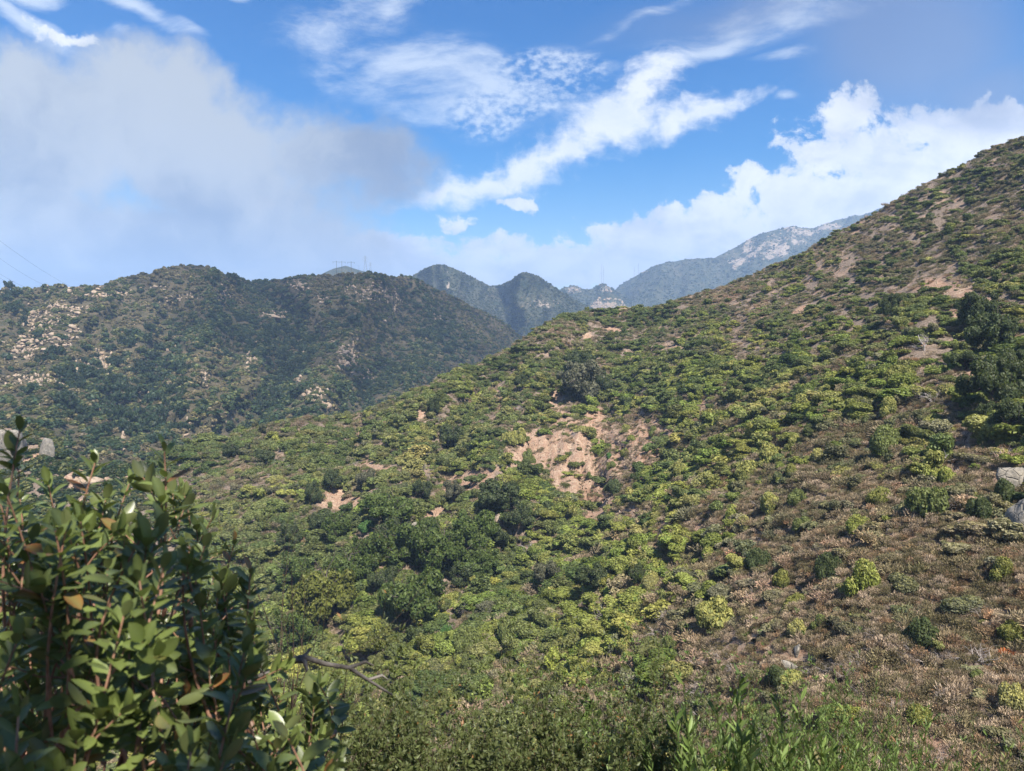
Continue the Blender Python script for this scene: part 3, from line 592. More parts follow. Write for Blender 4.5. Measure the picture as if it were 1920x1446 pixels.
for i, kd in enumerate(KINDS):
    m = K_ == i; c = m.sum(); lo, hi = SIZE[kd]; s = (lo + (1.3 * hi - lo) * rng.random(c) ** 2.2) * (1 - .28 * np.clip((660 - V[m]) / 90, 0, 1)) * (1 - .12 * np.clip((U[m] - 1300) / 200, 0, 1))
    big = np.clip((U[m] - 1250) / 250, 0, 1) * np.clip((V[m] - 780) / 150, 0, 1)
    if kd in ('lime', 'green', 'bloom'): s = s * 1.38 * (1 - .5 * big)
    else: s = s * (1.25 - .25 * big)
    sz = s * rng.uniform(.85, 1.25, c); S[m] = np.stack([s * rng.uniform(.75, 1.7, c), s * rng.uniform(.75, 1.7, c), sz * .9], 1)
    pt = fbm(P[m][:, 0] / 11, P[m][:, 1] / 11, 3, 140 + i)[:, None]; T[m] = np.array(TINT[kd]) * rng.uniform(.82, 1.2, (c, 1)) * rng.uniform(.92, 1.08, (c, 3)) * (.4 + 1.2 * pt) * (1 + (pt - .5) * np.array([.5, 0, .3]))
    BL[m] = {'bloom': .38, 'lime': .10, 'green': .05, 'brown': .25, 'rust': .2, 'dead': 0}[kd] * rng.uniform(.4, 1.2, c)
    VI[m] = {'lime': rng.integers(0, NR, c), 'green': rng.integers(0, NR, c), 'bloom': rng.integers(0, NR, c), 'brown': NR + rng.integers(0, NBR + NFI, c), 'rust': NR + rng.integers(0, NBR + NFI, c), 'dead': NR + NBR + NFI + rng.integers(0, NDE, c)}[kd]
    if kd in ('lime', 'green'):   # much of it spreads in low mats
        q = rng.random(c) < .45; ii = np.where(m)[0][q]; VI[ii] = rng.integers(4, 6, q.sum()); S[ii, :2] *= 1.25
    if kd == 'brown':   # part of it leafy olive mounds
        q = rng.random(c) < .30; VI[np.where(m)[0][q]] = rng.integers(0, NR, q.sum()); T[np.where(m)[0][q]] *= np.array([.7, .85, .8])
# ------------------------------------------------------------------ single shrubs and trees read from the photograph: u, v(centre), width, height (photo px), kind, label
HERO = [
 (1667, 766, 51, 42, 'bloom', 'yellow-tipped shrub stacked just above the tall green shrub on the dry slope'),
 (1672, 823, 70, 66, 'green', 'tall green shrub directly below a yellow-tipped one on the rusty dry slope'),
 (1752, 788, 50, 36, 'bloom', 'golden-tipped round shrub below the grey heap of dead twigs'),
 (1847, 821, 42, 32, 'olive', 'olive shrub on pale soil at the foot of the tall dark tree'),
 (1763, 890, 72, 42, 'lime', 'fresh green mound above the widest spreading shrub on the slope'),
 (1745, 936, 104, 58, 'green', 'widest spreading green shrub, below the fresh green mound'),
 (1530, 857, 44, 34, 'pale', 'pale cream-tipped shrub alone between the rust brush and the golden mounds'),
 (1446, 843, 54, 42, 'bloom', 'larger golden-tipped mound, upper of a close pair on the mid slope'),
 (1399, 879, 56, 42, 'bloom', 'golden-tipped mound, lower of a close pair on the mid slope'),
 (1482, 879, 38, 34, 'olive', 'dull olive shrub touching the right side of the golden pair'),
 (1497, 822, 32, 24, 'bloom', 'small yellow round shrub just above the golden pair, beside rust brush'),
 (1500, 755, 52, 40, 'bloom', 'elongated yellow-tipped shrub above the patch of rust brush'),
 (1544, 737, 34, 24, 'bloom', 'small yellow shrub touching the upper edge of the rust brush'),
 (1566, 706, 46, 32, 'lime', 'bright green shrub uphill of the rust coloured brush'),
 (1690, 697, 64, 42, 'olive', 'broad olive shrub left of the grey heap of dead twigs'),
 (1694, 728, 30, 24, 'lime', 'small vivid green shrub right under a broad olive shrub'),
 (1442, 945, 58, 46, 'bloom', 'round shrub with cream tips and a dark foot on the brown slope'),
 (1500, 930, 48, 38, 'green', 'dark green round shrub right of the cream-tipped round shrub'),
 (1654, 930, 62, 44, 'olive', 'brownish olive shrub left of the widest spreading shrub'),
 (1366, 963, 44, 36, 'lime', 'bright green shrub touching a smaller yellow one on its lower side'),
 (1391, 980, 38, 34, 'pale', 'pale yellow round shrub touching the bright green one above it'),
 (1500, 981, 42, 32, 'green', 'compact mid-green shrub under the dark green round shrub'),
 (1614, 983, 50, 42, 'lime', 'lime green shrub standing alone on bare brown ground'),
 (1333, 1032, 40, 28, 'lime', 'low lime green shrub below the bright green and yellow pair'),
 (1278, 883, 52, 38, 'bloom', 'cream-topped shrub with a dark underside near the bare gully'),
 (1836, 948, 48, 46, 'dark', 'dark green shrub, left of two beside the pale rock slab'),
 (1883, 930, 58, 66, 'dark', 'taller dark green shrub touching the pale rock slab'),
 (1355, 850, 36, 26, 'lime', 'small lime shrub left of the golden pair'),
 (1424, 791, 48, 30, 'green', 'long green shrub above the golden pair'),
 (1423, 1050, 52, 46, 'dark', 'dark shrub at the foot of a thin burnt snag'),
 (1470, 1082, 46, 42, 'olive', 'olive shrub mixed with dead twigs beside the dark shrub'),
 (1555, 1062, 56, 60, 'dark', 'dark shrub with bare dead limbs reaching out of its left side'),
 (1622, 1084, 86, 76, 'lime', 'largest bright yellow-green shrub on the near brown slope'),
 (1350, 1150, 100, 70, 'bloom', 'wide lumpy yellow-green shrub on the lower brown slope'),
 (1503, 1175, 48, 42, 'pale', 'pale cream shrub above the small pale rock'),
 (1541, 1168, 42, 32, 'green', 'small green shrub touching the pale cream shrub'),
 (1735, 1183, 76, 62, 'dark', 'dark green shrub with pale bare twigs hanging on its left'),
 (1880, 1066, 62, 50, 'olive', 'round olive shrub near the slope edge below the pale rock slab'),
 (1904, 1183, 60, 48, 'olive', 'olive shrub just above the orange dead shrub'),
 (1896, 1228, 38, 16, 'orange', 'bright orange dead shrub lying low on bare soil'),
 (1459, 1270, 56, 50, 'dark', 'dark green round shrub below the small pale rocks'),
 (1900, 1306, 74, 60, 'pale', 'large pale-tipped shrub below the orange dead shrub'),
 (1182, 1207, 56, 44, 'bloom', 'lime round shrub at the upper edge of the shaded brush'),
 (1252, 1210, 42, 38, 'green', 'plain green round shrub right of the lime round one'),
 (1236, 1285, 54, 50, 'bloom', 'yellow-tipped shrub showing through dark foreground twigs'),
 (1226, 1086, 42, 44, 'pale', 'grey-green pale shrub at the edge of the lime thicket'),
 (1218, 1124, 28, 24, 'lime', 'small bright shrub under the grey-green pale one'),
 (1491, 1124, 50, 34, 'olive', 'twiggy olive shrub between the grey mound and the big bright shrub'),
 (1828, 1263, 32, 22, 'green', 'small dull green shrub on bare soil left of the orange one'),
 (1723, 1335, 62, 42, 'olive', 'low olive shrub on the bare soil near the green stalks'),
 (688, 984, 40, 28, 'emerald', 'emerald green shrub among the darker oaks in the ravine'),
 (842, 1182, 28, 28, 'emerald', 'small emerald shrub right of the big oak with the visible trunk'),
 (965, 1195, 92, 52, 'green', 'broad mid-green shrub mass on the ravine floor'),
 (878, 1200, 58, 54, 'green', 'green shrub right of the small emerald one in the ravine'),
 (994, 855, 28, 32, 'green', 'isolated green shrub at the upper left of the bare gully'),
 (1060, 985, 46, 30, 'green', 'green shrub just below the foot of the bare gully'),
 (1152, 910, 46, 30, 'dark', 'dark shrub hugging the right edge of the bare gully'),
 (1148, 868, 16, 14, 'green', 'tiny round shrub on bare soil, lower right in the gully'),
 (1105, 890, 15, 14, 'green', 'tiny shrub in the stony bed of the gully'),
 (1145, 875, 16, 16, 'olive', 'small olive shrub on the gully floor'),
 (1068, 852, 20, 12, 'green', 'small flat shrub high on the left wall of the gully'),
 (1140, 853, 18, 12, 'emerald', 'small blue-green shrub near the centre of the gully'),
 (1222, 808, 26, 20, 'green', 'round shrub on the tan upper shelf of the gully'),
 (1175, 850, 24, 20, 'olive', 'olive shrub between gully centre and its right rim'),
 (1030, 950, 34, 26, 'dark', 'dark shrub below the left foot of the gully'),
 (960, 820, 54, 30, 'bloom', 'yellow-topped mound above the left rim of the gully'),
 (1024, 790, 30, 22, 'bloom', 'pale yellow shrub on the ridge nose above the gully'),
 (1176, 800, 20, 14, 'bloom', 'small yellow shrub on the upper rim of the gully'),
]
OAKS = [
 (1836, 592, 68, 54, 'dark', 'round dark oak standing alone high on the sunny slope'),
 (1672, 583, 32, 52, 'dark', 'small leaning oak with a bare dark trunk high on the slope'),
 (1872, 640, 84, 70, 'dark', 'dark tree crown uppermost in the tall dark stand'),
 (1900, 700, 70, 80, 'dark', 'dark tree at the outer side of the tall dark stand'),
 (1862, 735, 90, 110, 'dark', 'largest dark tree of the tall stand, casting shade on the slope'),
 (1895, 790, 64, 76, 'dark', 'lowest dark tree at the foot of the tall stand above the rock slab'),
 (1846, 782, 44, 44, 'dark', 'small dark tree at the shaded inner foot of the tall stand'),
 (1810, 680, 46, 34, 'dark', 'low dark tree on the left of the tall dark stand'),
 (770, 1032, 96, 80, 'green2', 'spreading oak in the middle of the ravine grove'),
 (832, 1045, 84, 74, 'green2', 'oak right of the middle one in the ravine grove'),
 (884, 1010, 84, 66, 'green2', 'uppermost broad oak of the ravine grove'),
 (700, 1042, 74, 64, 'green2', 'oak at the left end of the ravine grove'),
 (906, 1060, 56, 44, 'green2', 'small oak at the lower right end of the ravine grove'),
 (764, 1140, 116, 104, 'green2', 'biggest oak, with a dark open trunk, below the ravine grove'),
 (612, 1132, 116, 92, 'olive2', 'wide olive-topped oak beside the dark leafy bush'),
 (735, 962, 92, 56, 'green2', 'oak above the ravine grove beside a small pale boulder'),
 (945, 940, 76, 56, 'dark', 'dense dark oak under the left rim of the gully'),
 (966, 980, 52, 44, 'dark', 'dark oak next to the tan boulder'),
 (1086, 724, 86, 72, 'grey', 'greyish half-dead oak above the bare gully'),
 (1092, 680, 52, 38, 'dark', 'oak crown just above the greyish half-dead oak'),
 (1130, 722, 34, 44, 'dark', 'narrow dark oak on the right of the greyish one'),
 (978, 720, 24, 30, 'dark', 'small dark tree alone on the ridge nose'),
 (814, 762, 22, 34, 'dark', 'small upright dark tree on the far left part of the ridge'),
 (854, 828, 46, 42, 'dark', 'dark oak, left of a pair below the ridge'),
 (886, 850, 32, 34, 'dark', 'smaller dark oak, right of a pair below the ridge'),
 (1123, 1092, 64, 46, 'dark', 'dark oak in the lime thicket below the gully'),
 (1025, 1082, 46, 50, 'grey', 'grey-green dying oak below the bleached dead tree'),
 (790, 925, 34, 44, 'dark', 'dark oak clump above the ravine oaks'),
 (850, 925, 34, 44, 'grey', 'oak with grey dead twigs at its side above the ravine'),
 (588, 930, 26, 46, 'dark', 'upright dark tree on the shaded left of the hillside'),
 (680, 905, 36, 36, 'grey', 'grey-tinged oak on the left part of the hillside'),
 (640, 1000, 60, 44, 'green2', 'green oak above the wide olive-topped oak'),
 (735, 1010, 70, 54, 'dark', 'darker oak wedged between the left end and middle of the ravine grove'),
 (800, 995, 66, 46, 'green2', 'oak at the upper edge of the ravine grove, above the middle oak'),
 (860, 1075, 66, 46, 'dark', 'low dark oak along the lower edge of the ravine grove'),
 (660, 1080, 78, 56, 'green2', 'oak between the wide olive-topped oak and the ravine grove'),
 (712, 1095, 56, 46, 'dark', 'dark oak directly above the biggest oak'),
 (560, 1080, 76, 60, 'green2', 'oak beside the thin half-bare shrub behind the glossy bush'),
 (555, 1190, 80, 70, 'green2', 'lowest oak beside the dead branch'),
 (700, 1215, 70, 44, 'olive2', 'low olive oak under the wide olive-topped oak'),
 (925, 1010, 44, 50, 'dark', 'dark oak between the tan boulder and the ravine grove'),
 (600, 985, 54, 40, 'dark', 'dark oak up the shaded left slope above the wide oak'),
 (545, 1010, 50, 46, 'dark', 'dark oak on the shaded left slope nearest the thin half-bare shrub'),
 (910, 1145, 50, 34, 'grey', 'grey twiggy oak right of the twisted dead tree'),
 (1200, 1085, 36, 34, 'dark', 'small dark oak at the right end of the lime thicket'),
 (620, 905, 36, 34, 'dark', 'small dark oak high on the shaded left slope'),
 (500, 860, 34, 26, 'dark', 'dark oak near the left crest above the glossy bush'),
 (440, 850, 30, 22, 'dark', 'small dark oak at the left crest behind the leafy shoots'),
]
TINT.update({'orange': (.42, .13, .045), 'green2': (.06, .09, .022), 'olive2': (.11, .12, .025), 'grey': (.11, .11, .075)})
SIZEW = {'lime': 'bright', 'green': 'green'}
heroes_xyz = []
def hero_pos(u, v, w, h):
    p = A.at(u, v + .38 * h); d = proj(p)[2]
    return p, w * d / F, h * d / F
hr = np.random.default_rng(99)
for i, (u, v, w, h, kd, lab) in enumerate(HERO):
    p, W, H = hero_pos(u, v, w, h); heroes_xyz.append((p, W * .5))
    me = near_round[[0, 1, 2, 3, 4, 5, 6][hr.integers(0, 4) if h > w * .6 else hr.integers(5, 7)]] if kd != 'orange' else cover[NR + 1]
    o = link('shrub', me); r_ = 1.0 if me.name.startswith('wiry') else (.95 if h > w * .6 else 1.1)
    o.location = p + np.array([0, 0, -.05 * H]); o.scale = (W / 2 / r_, W / 2 / r_, H / (.95 if h > w * .6 else .6)); o.rotation_euler = (0, 0, hr.uniform(0, 6.28))
    t = np.array(TINT[kd]) * hr.uniform(1.15, 1.35); o['tint'] = [float(x) for x in t]; o['bloom'] = {'bloom': .6, 'pale': .75, 'lime': .4, 'olive': .35}.get(kd, .08)
    tag(o, lab, 'shrub', 'shrubs one can pick out on the near hillside')
oak_sets = []
for s_ in range(5):
    a_, (V_, F_, at_) = oak_parts(500 + s_, 10000, .055, [1, 1, .9, 1.25, .8][s_]); oak_sets.append((a_.mesh('oak_wood', M_BARK), mesh('oak_crown', V_, F_, M_FOL, False, at_)))
oak_small = []
for s_ in range(4):
    a_, (V_, F_, at_) = oak_parts(520 + s_, 420, .19, [1, .9, 1.1, .8][s_]); oak_small.append((a_.mesh('oak_wood', M_BARK), mesh('oak_crown', V_, F_, M_FOL, False, at_)))
def put_tree(p, W, H, sets, tint, bloom, rz, label, group, unit=1.95, uh=1.2):
    e = empty('oak_tree', p, rz); e.scale = (W / unit, W / unit, H / uh)
    link('trunk', sets[0], e); c = link('crown', sets[1], e); c['tint'] = [float(x) for x in tint]; c['bloom'] = float(bloom)
    return tag(e, label, 'tree', group)
for i, (u, v, w, h, kd, lab) in enumerate(OAKS):
    p, W, H = hero_pos(u, v, w, h); heroes_xyz.append((p, W * .42))
    put_tree(Vector(p), W * 1.22, H * 1.15, oak_sets[3 if h > w * 1.1 else hr.integers(0, 3) if h > w * .7 else 4 - 2 * int(hr.random() < .4)], np.array(TINT[kd]) * hr.uniform(.9, 1.1), .12, hr.uniform(0, 6.28), lab, 'oaks on the near hillside', 1.95, 1.55 if h > w * 1.1 else 1.15)
# dead wood on the hillside
DEADS = [(992, 1028, 60, 60, 'snag', 'dead_tree', 'bleached dead tree with tangled pale branches above the lime thicket', 'dead tree', M_DEAD), (1749, 738, 78, 34, 'bush', 'dead_shrub', 'wide grey heap of dead twigs left of the tall dark stand', 'dead shrub', M_DEAD),
  (1734, 642, 40, 46, 'snag', 'dead_tree', 'small bleached snag with forked white limbs over green shrubs', 'dead tree', M_DEAD), (1778, 590, 12, 38, 'snag', 'dead_tree', 'short thin burnt snag beside the lone round oak', 'dead tree', M_BURNT),
  (1808, 812, 26, 62, 'snag', 'dead_tree', 'burnt forked snag on pale ground below the tall dark stand', 'dead tree', M_BURNT), (1774, 858, 64, 26, 'fallen', 'fallen_limb', 'grey fallen limbs running downhill from the burnt forked snag', 'fallen branch', M_DEAD),
  (1413, 1112, 54, 36, 'bush', 'dead_shrub', 'grey mound of dead twigs below the dark shrub with the burnt snag', 'dead shrub', M_DEAD), (1416, 1010, 24, 60, 'snag', 'dead_tree', 'thin burnt snag rising behind the dark shrub', 'dead tree', M_BURNT),
  (1532, 1040, 66, 62, 'snag', 'dead_tree', 'dark spreading snag whose limbs lean left of the dark shrub', 'dead tree', M_BURNT), (885, 1132, 56, 40, 'snag', 'dead_tree', 'twisted dead tree right of the biggest oak', 'dead tree', M_DEAD),
  (1255, 660, 40, 26, 'bush', 'dead_shrub', 'pale dead shrub in the hollow right of the ridge nose', 'dead shrub', M_DEAD), (585, 835, 26, 26, 'bush', 'dead_shrub', 'grey dead shrub on the shaded left crest', 'dead shrub', M_DEAD), (1710, 1205, 34, 34, 'bush', 'dead_shrub', 'pale bare twigs at the foot of the dark green shrub', 'dead shrub', M_DEAD),
  (1500, 1290, 60, 20, 'fallen', 'fallen_limb', 'dark fallen branch on the ground below the dark round shrub', 'fallen branch', M_BURNT), (1900, 845, 60, 26, 'fallen', 'fallen_limb', 'long fallen limb across pale ground beside the rock slab', 'fallen branch', M_BURNT), (1000, 1092, 44, 30, 'bush', 'dead_shrub', 'grey dead shrub between the dying oak and the ravine grove', 'dead shrub', M_DEAD)]
for i, (u, v, w, h, kind, nm, lab, cat, mt) in enumerate(DEADS):
    p, W, H = hero_pos(u, v, w, h); me = dead_mesh(700 + i, kind); me.materials.clear(); me.materials.append(mt)
    co = np.empty(len(me.vertices) * 3, np.float32); me.vertices.foreach_get('co', co); co = co.reshape(-1, 3); ex = co.max(0) - co.min(0)
    o = link(nm, me); o.location = p; sx = W / ex[0]; o.scale = (sx, sx if kind != 'fallen' else W / ex[0], H / ex[2]); heroes_xyz.append((p, W * .3)); tag(o, lab, cat)

# thin the cover where single plants stand
HX = np.array([p for p, _ in heroes_xyz]); HR = np.array([r for _, r in heroes_xyz])
keep = ~((K_ < 3) & (rng.random(nn) < .5 * np.clip((U - 1230) / 160, 0, 1) * np.clip((V - 790) / 120, 0, 1)))
for q in range(0, nn, 4000):
    d = np.linalg.norm(P[q:q + 4000, None] - HX[None], axis=2); keep[q:q + 4000] &= (d > HR[None] * .8 + .2).all(1)
P, U, V, K_, S, T, BL, VI = [x[keep] for x in (P, U, V, K_, S, T, BL, VI)]
PU, PV, PD = proj(P)
# the largest of the rest become objects of their own, the others one object
app = S[:, :2].mean(1) / PD * F
inview = (PU > 30) & (PU < 1890) & (PV > 250) & (PV < 1330) & ~((PU < 660) & (PV > 820)) & (VI < NR)
order = np.argsort(-np.where(inview, app, 0))[:300 - len(HERO)]
MARKS = [(1667, 766, 'the tall green shrub'), (1749, 735, 'the grey twig heap'), (1745, 936, 'the widest shrub'), (1420, 860, 'the golden pair'), (1872, 720, 'the tall dark stand'), (1622, 1084, 'the largest bright shrub'), (1350, 1150, 'the lumpy wide shrub'), (1110, 860, 'the bare gully'), (1086, 720, 'the greyish oak'),
         (764, 1140, 'the biggest oak'), (945, 940, 'the dense dark oak'), (992, 1028, 'the bleached dead tree'), (1123, 1092, 'the thicket oak'), (1836, 592, 'the lone round oak'), (1735, 1183, 'the dark twiggy shrub'), (1896, 1228, 'the orange dead shrub'), (978, 720, 'the ridge nose tree'), (1182, 1207, 'the lime round shrub'), (1459, 1270, 'the dark round shrub'), (1500, 755, 'the rust brush'),
         (1672, 583, 'the leaning oak'), (1820, 535, 'the bare tan patch high up'), (1442, 945, 'the cream-tipped round shrub')]
CW = {0: 'lime green', 1: 'mid green', 2: 'yellow-tipped', 3: 'brownish olive', 4: 'rust coloured'}
ORD = ['closest', 'second closest', 'third closest', 'fourth closest', 'fifth closest', 'sixth closest', 'seventh closest', 'eighth closest', 'ninth closest', 'tenth closest', 'eleventh closest', 'twelfth closest'] + ['%dth closest' % k for k in range(13, 80)]
cls = {}
for k in order:
    dm = [math.hypot(PU[k] - a, PV[k] - b) for a, b, _ in MARKS]; j = int(np.argmin(dm)); a, b, nm = MARKS[j]
    dx, dy = PU[k] - a, PV[k] - b
    side = 'uphill of' if dy < -abs(dx) else 'downhill of' if dy > abs(dx) else 'right of' if dx > 0 else 'left of'
    cls.setdefault((CW[K_[k]], side, nm), []).append((dm[j], k))
for (cw, side, nm), L_ in cls.items():
    for q, (_, k) in enumerate(sorted(L_)):
        me = near_round[VI[k] % 7] if app[k] > 16 else cover[VI[k]]
        o = link('shrub', me); o.location = P[k]; o.scale = S[k]; o.rotation_euler = (0, 0, rng.uniform(0, 6.28)); o['tint'] = [float(x) for x in T[k]]; o['bloom'] = float(BL[k])
        tag(o, '%s rounded shrub %s %s%s' % (cw, side, nm, '' if len(L_) == 1 else ', %s such' % ORD[q]), 'shrub', 'shrubs one can pick out on the near hillside')
rest = np.ones(len(P), bool); rest[order] = False
rot = np.stack([rng.normal(0, .12, len(P)), rng.normal(0, .12, len(P)), rng.uniform(0, 6.28, len(P))], 1)
cover_object('undergrowth', 'shrub', P[rest], rot[rest], S[rest], T[rest], BL[rest], VI[rest])
# fine dry carpet between the shrubs on the near right slope
P, U, V, K_ = place_cover(26000, lambda u, v, b: np.clip((u - 1050) / 250, 0, 1) * np.clip((v - 640) / 200, .0, 1) * (1 - .75 * b), 1000, 2200)
s = rng.uniform(.3, .75, len(P)); tt = np.where((rng.random(len(P)) < .35)[:, None], np.array([[.35, .265, .20]]), np.where((rng.random(len(P)) < .25)[:, None], np.array([[.25, .155, .10]]), np.array([[.14, .115, .07]]))) * rng.uniform(.6, 1.3, (len(P), 1))
cover_object('dry_grass', 'shrub', P, np.stack([rng.normal(0, .15, len(P)), rng.normal(0, .15, len(P)), rng.uniform(0, 6.28, len(P))], 1), np.stack([s, s, s], 1), tt, rng.uniform(0, .6, len(P)), NR + rng.integers(0, NBR + NFI, len(P)))

P, U, V, K_ = place_cover(34000, lambda u, v, b: np.clip((1500 - u) / 250, .25, 1) * (1 - .88 * b)); s = rng.uniform(.5, 1.25, len(P)); q = rng.random(len(P)); nz = fbm(P[:, 0] / 10, P[:, 1] / 10, 3, 150)
tt = np.where((q + nz < .85 - .5 * np.clip((U - 1250) / 200, 0, 1) - .3 * np.clip((680 - V) / 120, 0, 1) * (U > 1100))[:, None], np.array([[.10, .115, .036]]), np.where((q + nz < 1.2)[:, None], np.array([[.17, .14, .085]]), np.array([[.33, .25, .19]]))) * rng.uniform(.7, 1.25, (len(P), 1))
cover_object('low_brush', 'shrub', P, np.stack([rng.normal(0, .2, len(P)), rng.normal(0, .2, len(P)), rng.uniform(0, 6.28, len(P))], 1), np.stack([s * 1.2, s, s * .9], 1), tt, rng.uniform(0, .6, len(P)), NR + rng.integers(0, NBR + NFI, len(P)))

# ------------------------------------------------------------------ cover of the mountains behind
def mountain_cover(H, name, N, s0, s1, tints, wts, boost=None):
    P, U, V = H.scatter(N, lambda u, v, b: (1 - .5 * b) * (np.ones_like(u)))
    s = s0 + (s1 - s0) * rng.random(len(P)) ** 2; pat = fbm(P[:, 0] / (s1 * 9), P[:, 1] / (s1 * 9), 3, 91)
    k = rng.choice(len(tints), len(P), p=wts); k = np.where((pat > .56) & (rng.random(len(P)) < .6), 0, k); k = np.where((pat < .42) & (rng.random(len(P)) < .5), len(tints) - 1, k)
    if boost is not None:
        dk = boost(U, V); k = np.where(rng.random(len(P)) < dk, 0, np.where(rng.random(len(P)) < .75, np.minimum(len(tints) - 1, k + 1), k))
    T = np.array(tints)[k] * rng.uniform(.75, 1.25, (len(P), 1))
    s = np.where(k == 0, s * 1.35, s)
    cover_object(name, 'far', P, np.stack([np.zeros(len(P)), np.zeros(len(P)), rng.uniform(0, 6.28, len(P))], 1), np.stack([s * 1.15, s * 1.15, s * rng.uniform(.7, 1.1, len(P))], 1), T, rng.uniform(0, .3, len(P)), rng.integers(0, 5, len(P)))
BG = [[(480, 530), (560, 620), (520, 740), (430, 830)], [(400, 600), (300, 680), (260, 800)], [(780, 560), (850, 640), (700, 700), (660, 790)], [(140, 700), (250, 720)], [(440, 600), (500, 640)]]
mountain_cover(B, 'mountain_undergrowth', 60000, 1.0, 2.9, [(.028, .052, .022), (.066, .080, .030), (.120, .099, .055), (.155, .122, .074)], [.25, .35, .25, .15], boost=lambda u, v: np.clip(1.3 * np.exp(-(np.minimum.reduce([segdist(u, v, L) for L in BG]) / 30) ** 2) + .45 * np.clip((v - 700) / 80, 0, 1), 0, .95) * (.4 + fbm(u / 30, v / 25, 3, 160)))  # olive-brown tints, darkened further to carry part of the cloud shade
mountain_cover(C, 'distant_undergrowth', 26000, 1.1, 2.6, [(.022, .038, .02), (.04, .055, .025), (.06, .06, .035)], [.3, .4, .3])
mountain_cover(Fm, 'summit_undergrowth', 26000, 1.8, 4, [(.025, .042, .024), (.045, .06, .03), (.065, .065, .04)], [.3, .4, .3])
mountain_cover(E, 'low_summit_undergrowth', 5000, 2.0, 4.5, [(.025, .042, .024), (.045, .06, .03), (.065, .065, .04)], [.3, .4, .3])
mountain_cover(K, 'knoll_undergrowth', 6500, .7, 1.7, [(.022, .042, .018), (.05, .065, .022), (.075, .07, .035)], [.4, .4, .2])

# oaks on the left mountain, standing in its gullies
GULLY = [([(560, 610), (545, 680), (520, 740), (470, 770)], 60, 'dark oak filling the middle gully of the left mountain', 18), ([(300, 640), (280, 700), (230, 720), (120, 700)], 70, 'dark oak in the grove on the shaded lower face of the left mountain', 40), ([(160, 740), (230, 790), (330, 770)], 50, 'dark oak low on the left mountain above the leafy bush', 35),
         ([(640, 590), (720, 600), (800, 640), (900, 640)], 50, 'dark oak under the rounded shoulder of the left mountain', 26), ([(390, 530), (440, 520)], 8, 'oak on the skyline saddle of the left mountain', 5), ([(0, 550), (20, 560), (30, 590)], 14, 'dark oak on the outer left shoulder of the mountain', 14), ([(440, 600), (500, 640), (430, 700)], 26, 'scattered oak between the two gullies of the left mountain', 40)]
for line_, cnt, lab, sd in GULLY:
    L_ = np.array(line_, float)
    for q in range(cnt):
        t = rng.random() * (len(L_) - 1); i0 = int(t); f_ = t - i0; c = L_[i0] * (1 - f_) + L_[i0 + 1] * f_ + rng.normal(0, sd, 2) * np.array([1, .7])
        if c[1] < np.interp(c[0], *np.array(B_crest).T) + 2: c[1] = np.interp(c[0], *np.array(B_crest).T) + 3
        p = B.at(*c); W = rng.uniform(4, 9)
        put_tree(Vector(p), W, W * rng.uniform(.6, .9), oak_small[rng.integers(0, 4)], np.array((.020, .038, .018)) * rng.uniform(.8, 1.35), .05, rng.uniform(0, 6.28), lab, 'oaks on the left mountain: ' + lab.split(' ', 2)[2][:40])

# ------------------------------------------------------------------ boulders
def boulder_mesh(seed, mat, n=16):
    r = np.random.default_rng(seed); th = np.linspace(0, math.pi, n + 1); ph = np.linspace(0, 2 * math.pi, 2 * n, endpoint=False)
    D_ = np.array([[math.sin(a) * math.cos(b), math.sin(a) * math.sin(b), math.cos(a)] for a in th for b in ph])
    rad = np.ones(len(D_))
    for q in range(14):   # planar facets
        nrm = r.normal(size=3); nrm /= np.linalg.norm(nrm); h = r.uniform(.55, .85); c = D_ @ nrm; rad = np.minimum(rad, np.where(c > .05, h / np.maximum(c, .05), 9))
    rad *= 1 + .12 * (vnoise(D_[:, 0] * 5 + 20, D_[:, 1] * 5 + D_[:, 2] * 5 + 20, seed) - .5)
    V_ = D_ * rad[:, None] * np.array([1, r.uniform(.6, .9), r.uniform(.55, .9)]); m = 2 * n
    Fq = [[i * m + k, (i + 1) * m + k, (i + 1) * m + (k + 1) % m, i * m + (k + 1) % m] for i in range(n) for k in range(m)]
    return mesh('boulder', V_, np.array(Fq), mat, False)
bl = [boulder_mesh(800 + i, M_ROCK, 7) for i in range(6)]; blg = [boulder_mesh(820 + i, M_ROCKG, 18) for i in range(4)]
lib('rock', bl)
BF = [((95, 590), (70, 30), 34, 'pale boulder in the bright rock band high on the left mountain'), ((60, 650), (70, 26), 50, 'tan boulder among outcrops low on the outer flank of the left mountain'), ((700, 545), (46, 18), 50, 'small pale boulder strewn over the rounded shoulder of the left mountain'), ((655, 665), (24, 30), 30, 'tan crag rock on the spur above the near ridge'), ((600, 745), (18, 22), 14, 'tan rock at the foot of the spur above the near ridge'), ((200, 545), (110, 10), 30, 'pale boulder just under the skyline of the left mountain'), ((560, 540), (20, 10), 12, 'tan rock below the saddle of the left mountain'), ((740, 590), (14, 24), 10, 'narrow pale rock on the shaded side of the shoulder')]
for (cu, cv), (su, sv), cnt, lab in BF:
    for q in range(cnt):
        u_, v_ = cu + rng.normal(0, su * .55), cv + rng.normal(0, sv * .55); v_ = max(v_, np.interp(u_, *np.array(B_crest).T) + 4)
        p = B.at(u_, v_); s_ = rng.uniform(.5, 1.7) * (1.8 if rng.random() < .12 else 1)
        o = link('boulder', bl[rng.integers(0, 6)]); o.location = p + np.array([0, 0, s_ * .25 + .5]); o.scale = (s_ * rng.uniform(.8, 1.5), s_, s_ * rng.uniform(.6, 1.2)); o.rotation_euler = (rng.uniform(-.4, .4), rng.uniform(-.4, .4), rng.uniform(0, 6.28))
        tag(o, lab, 'boulder', 'boulders: ' + lab[:46])
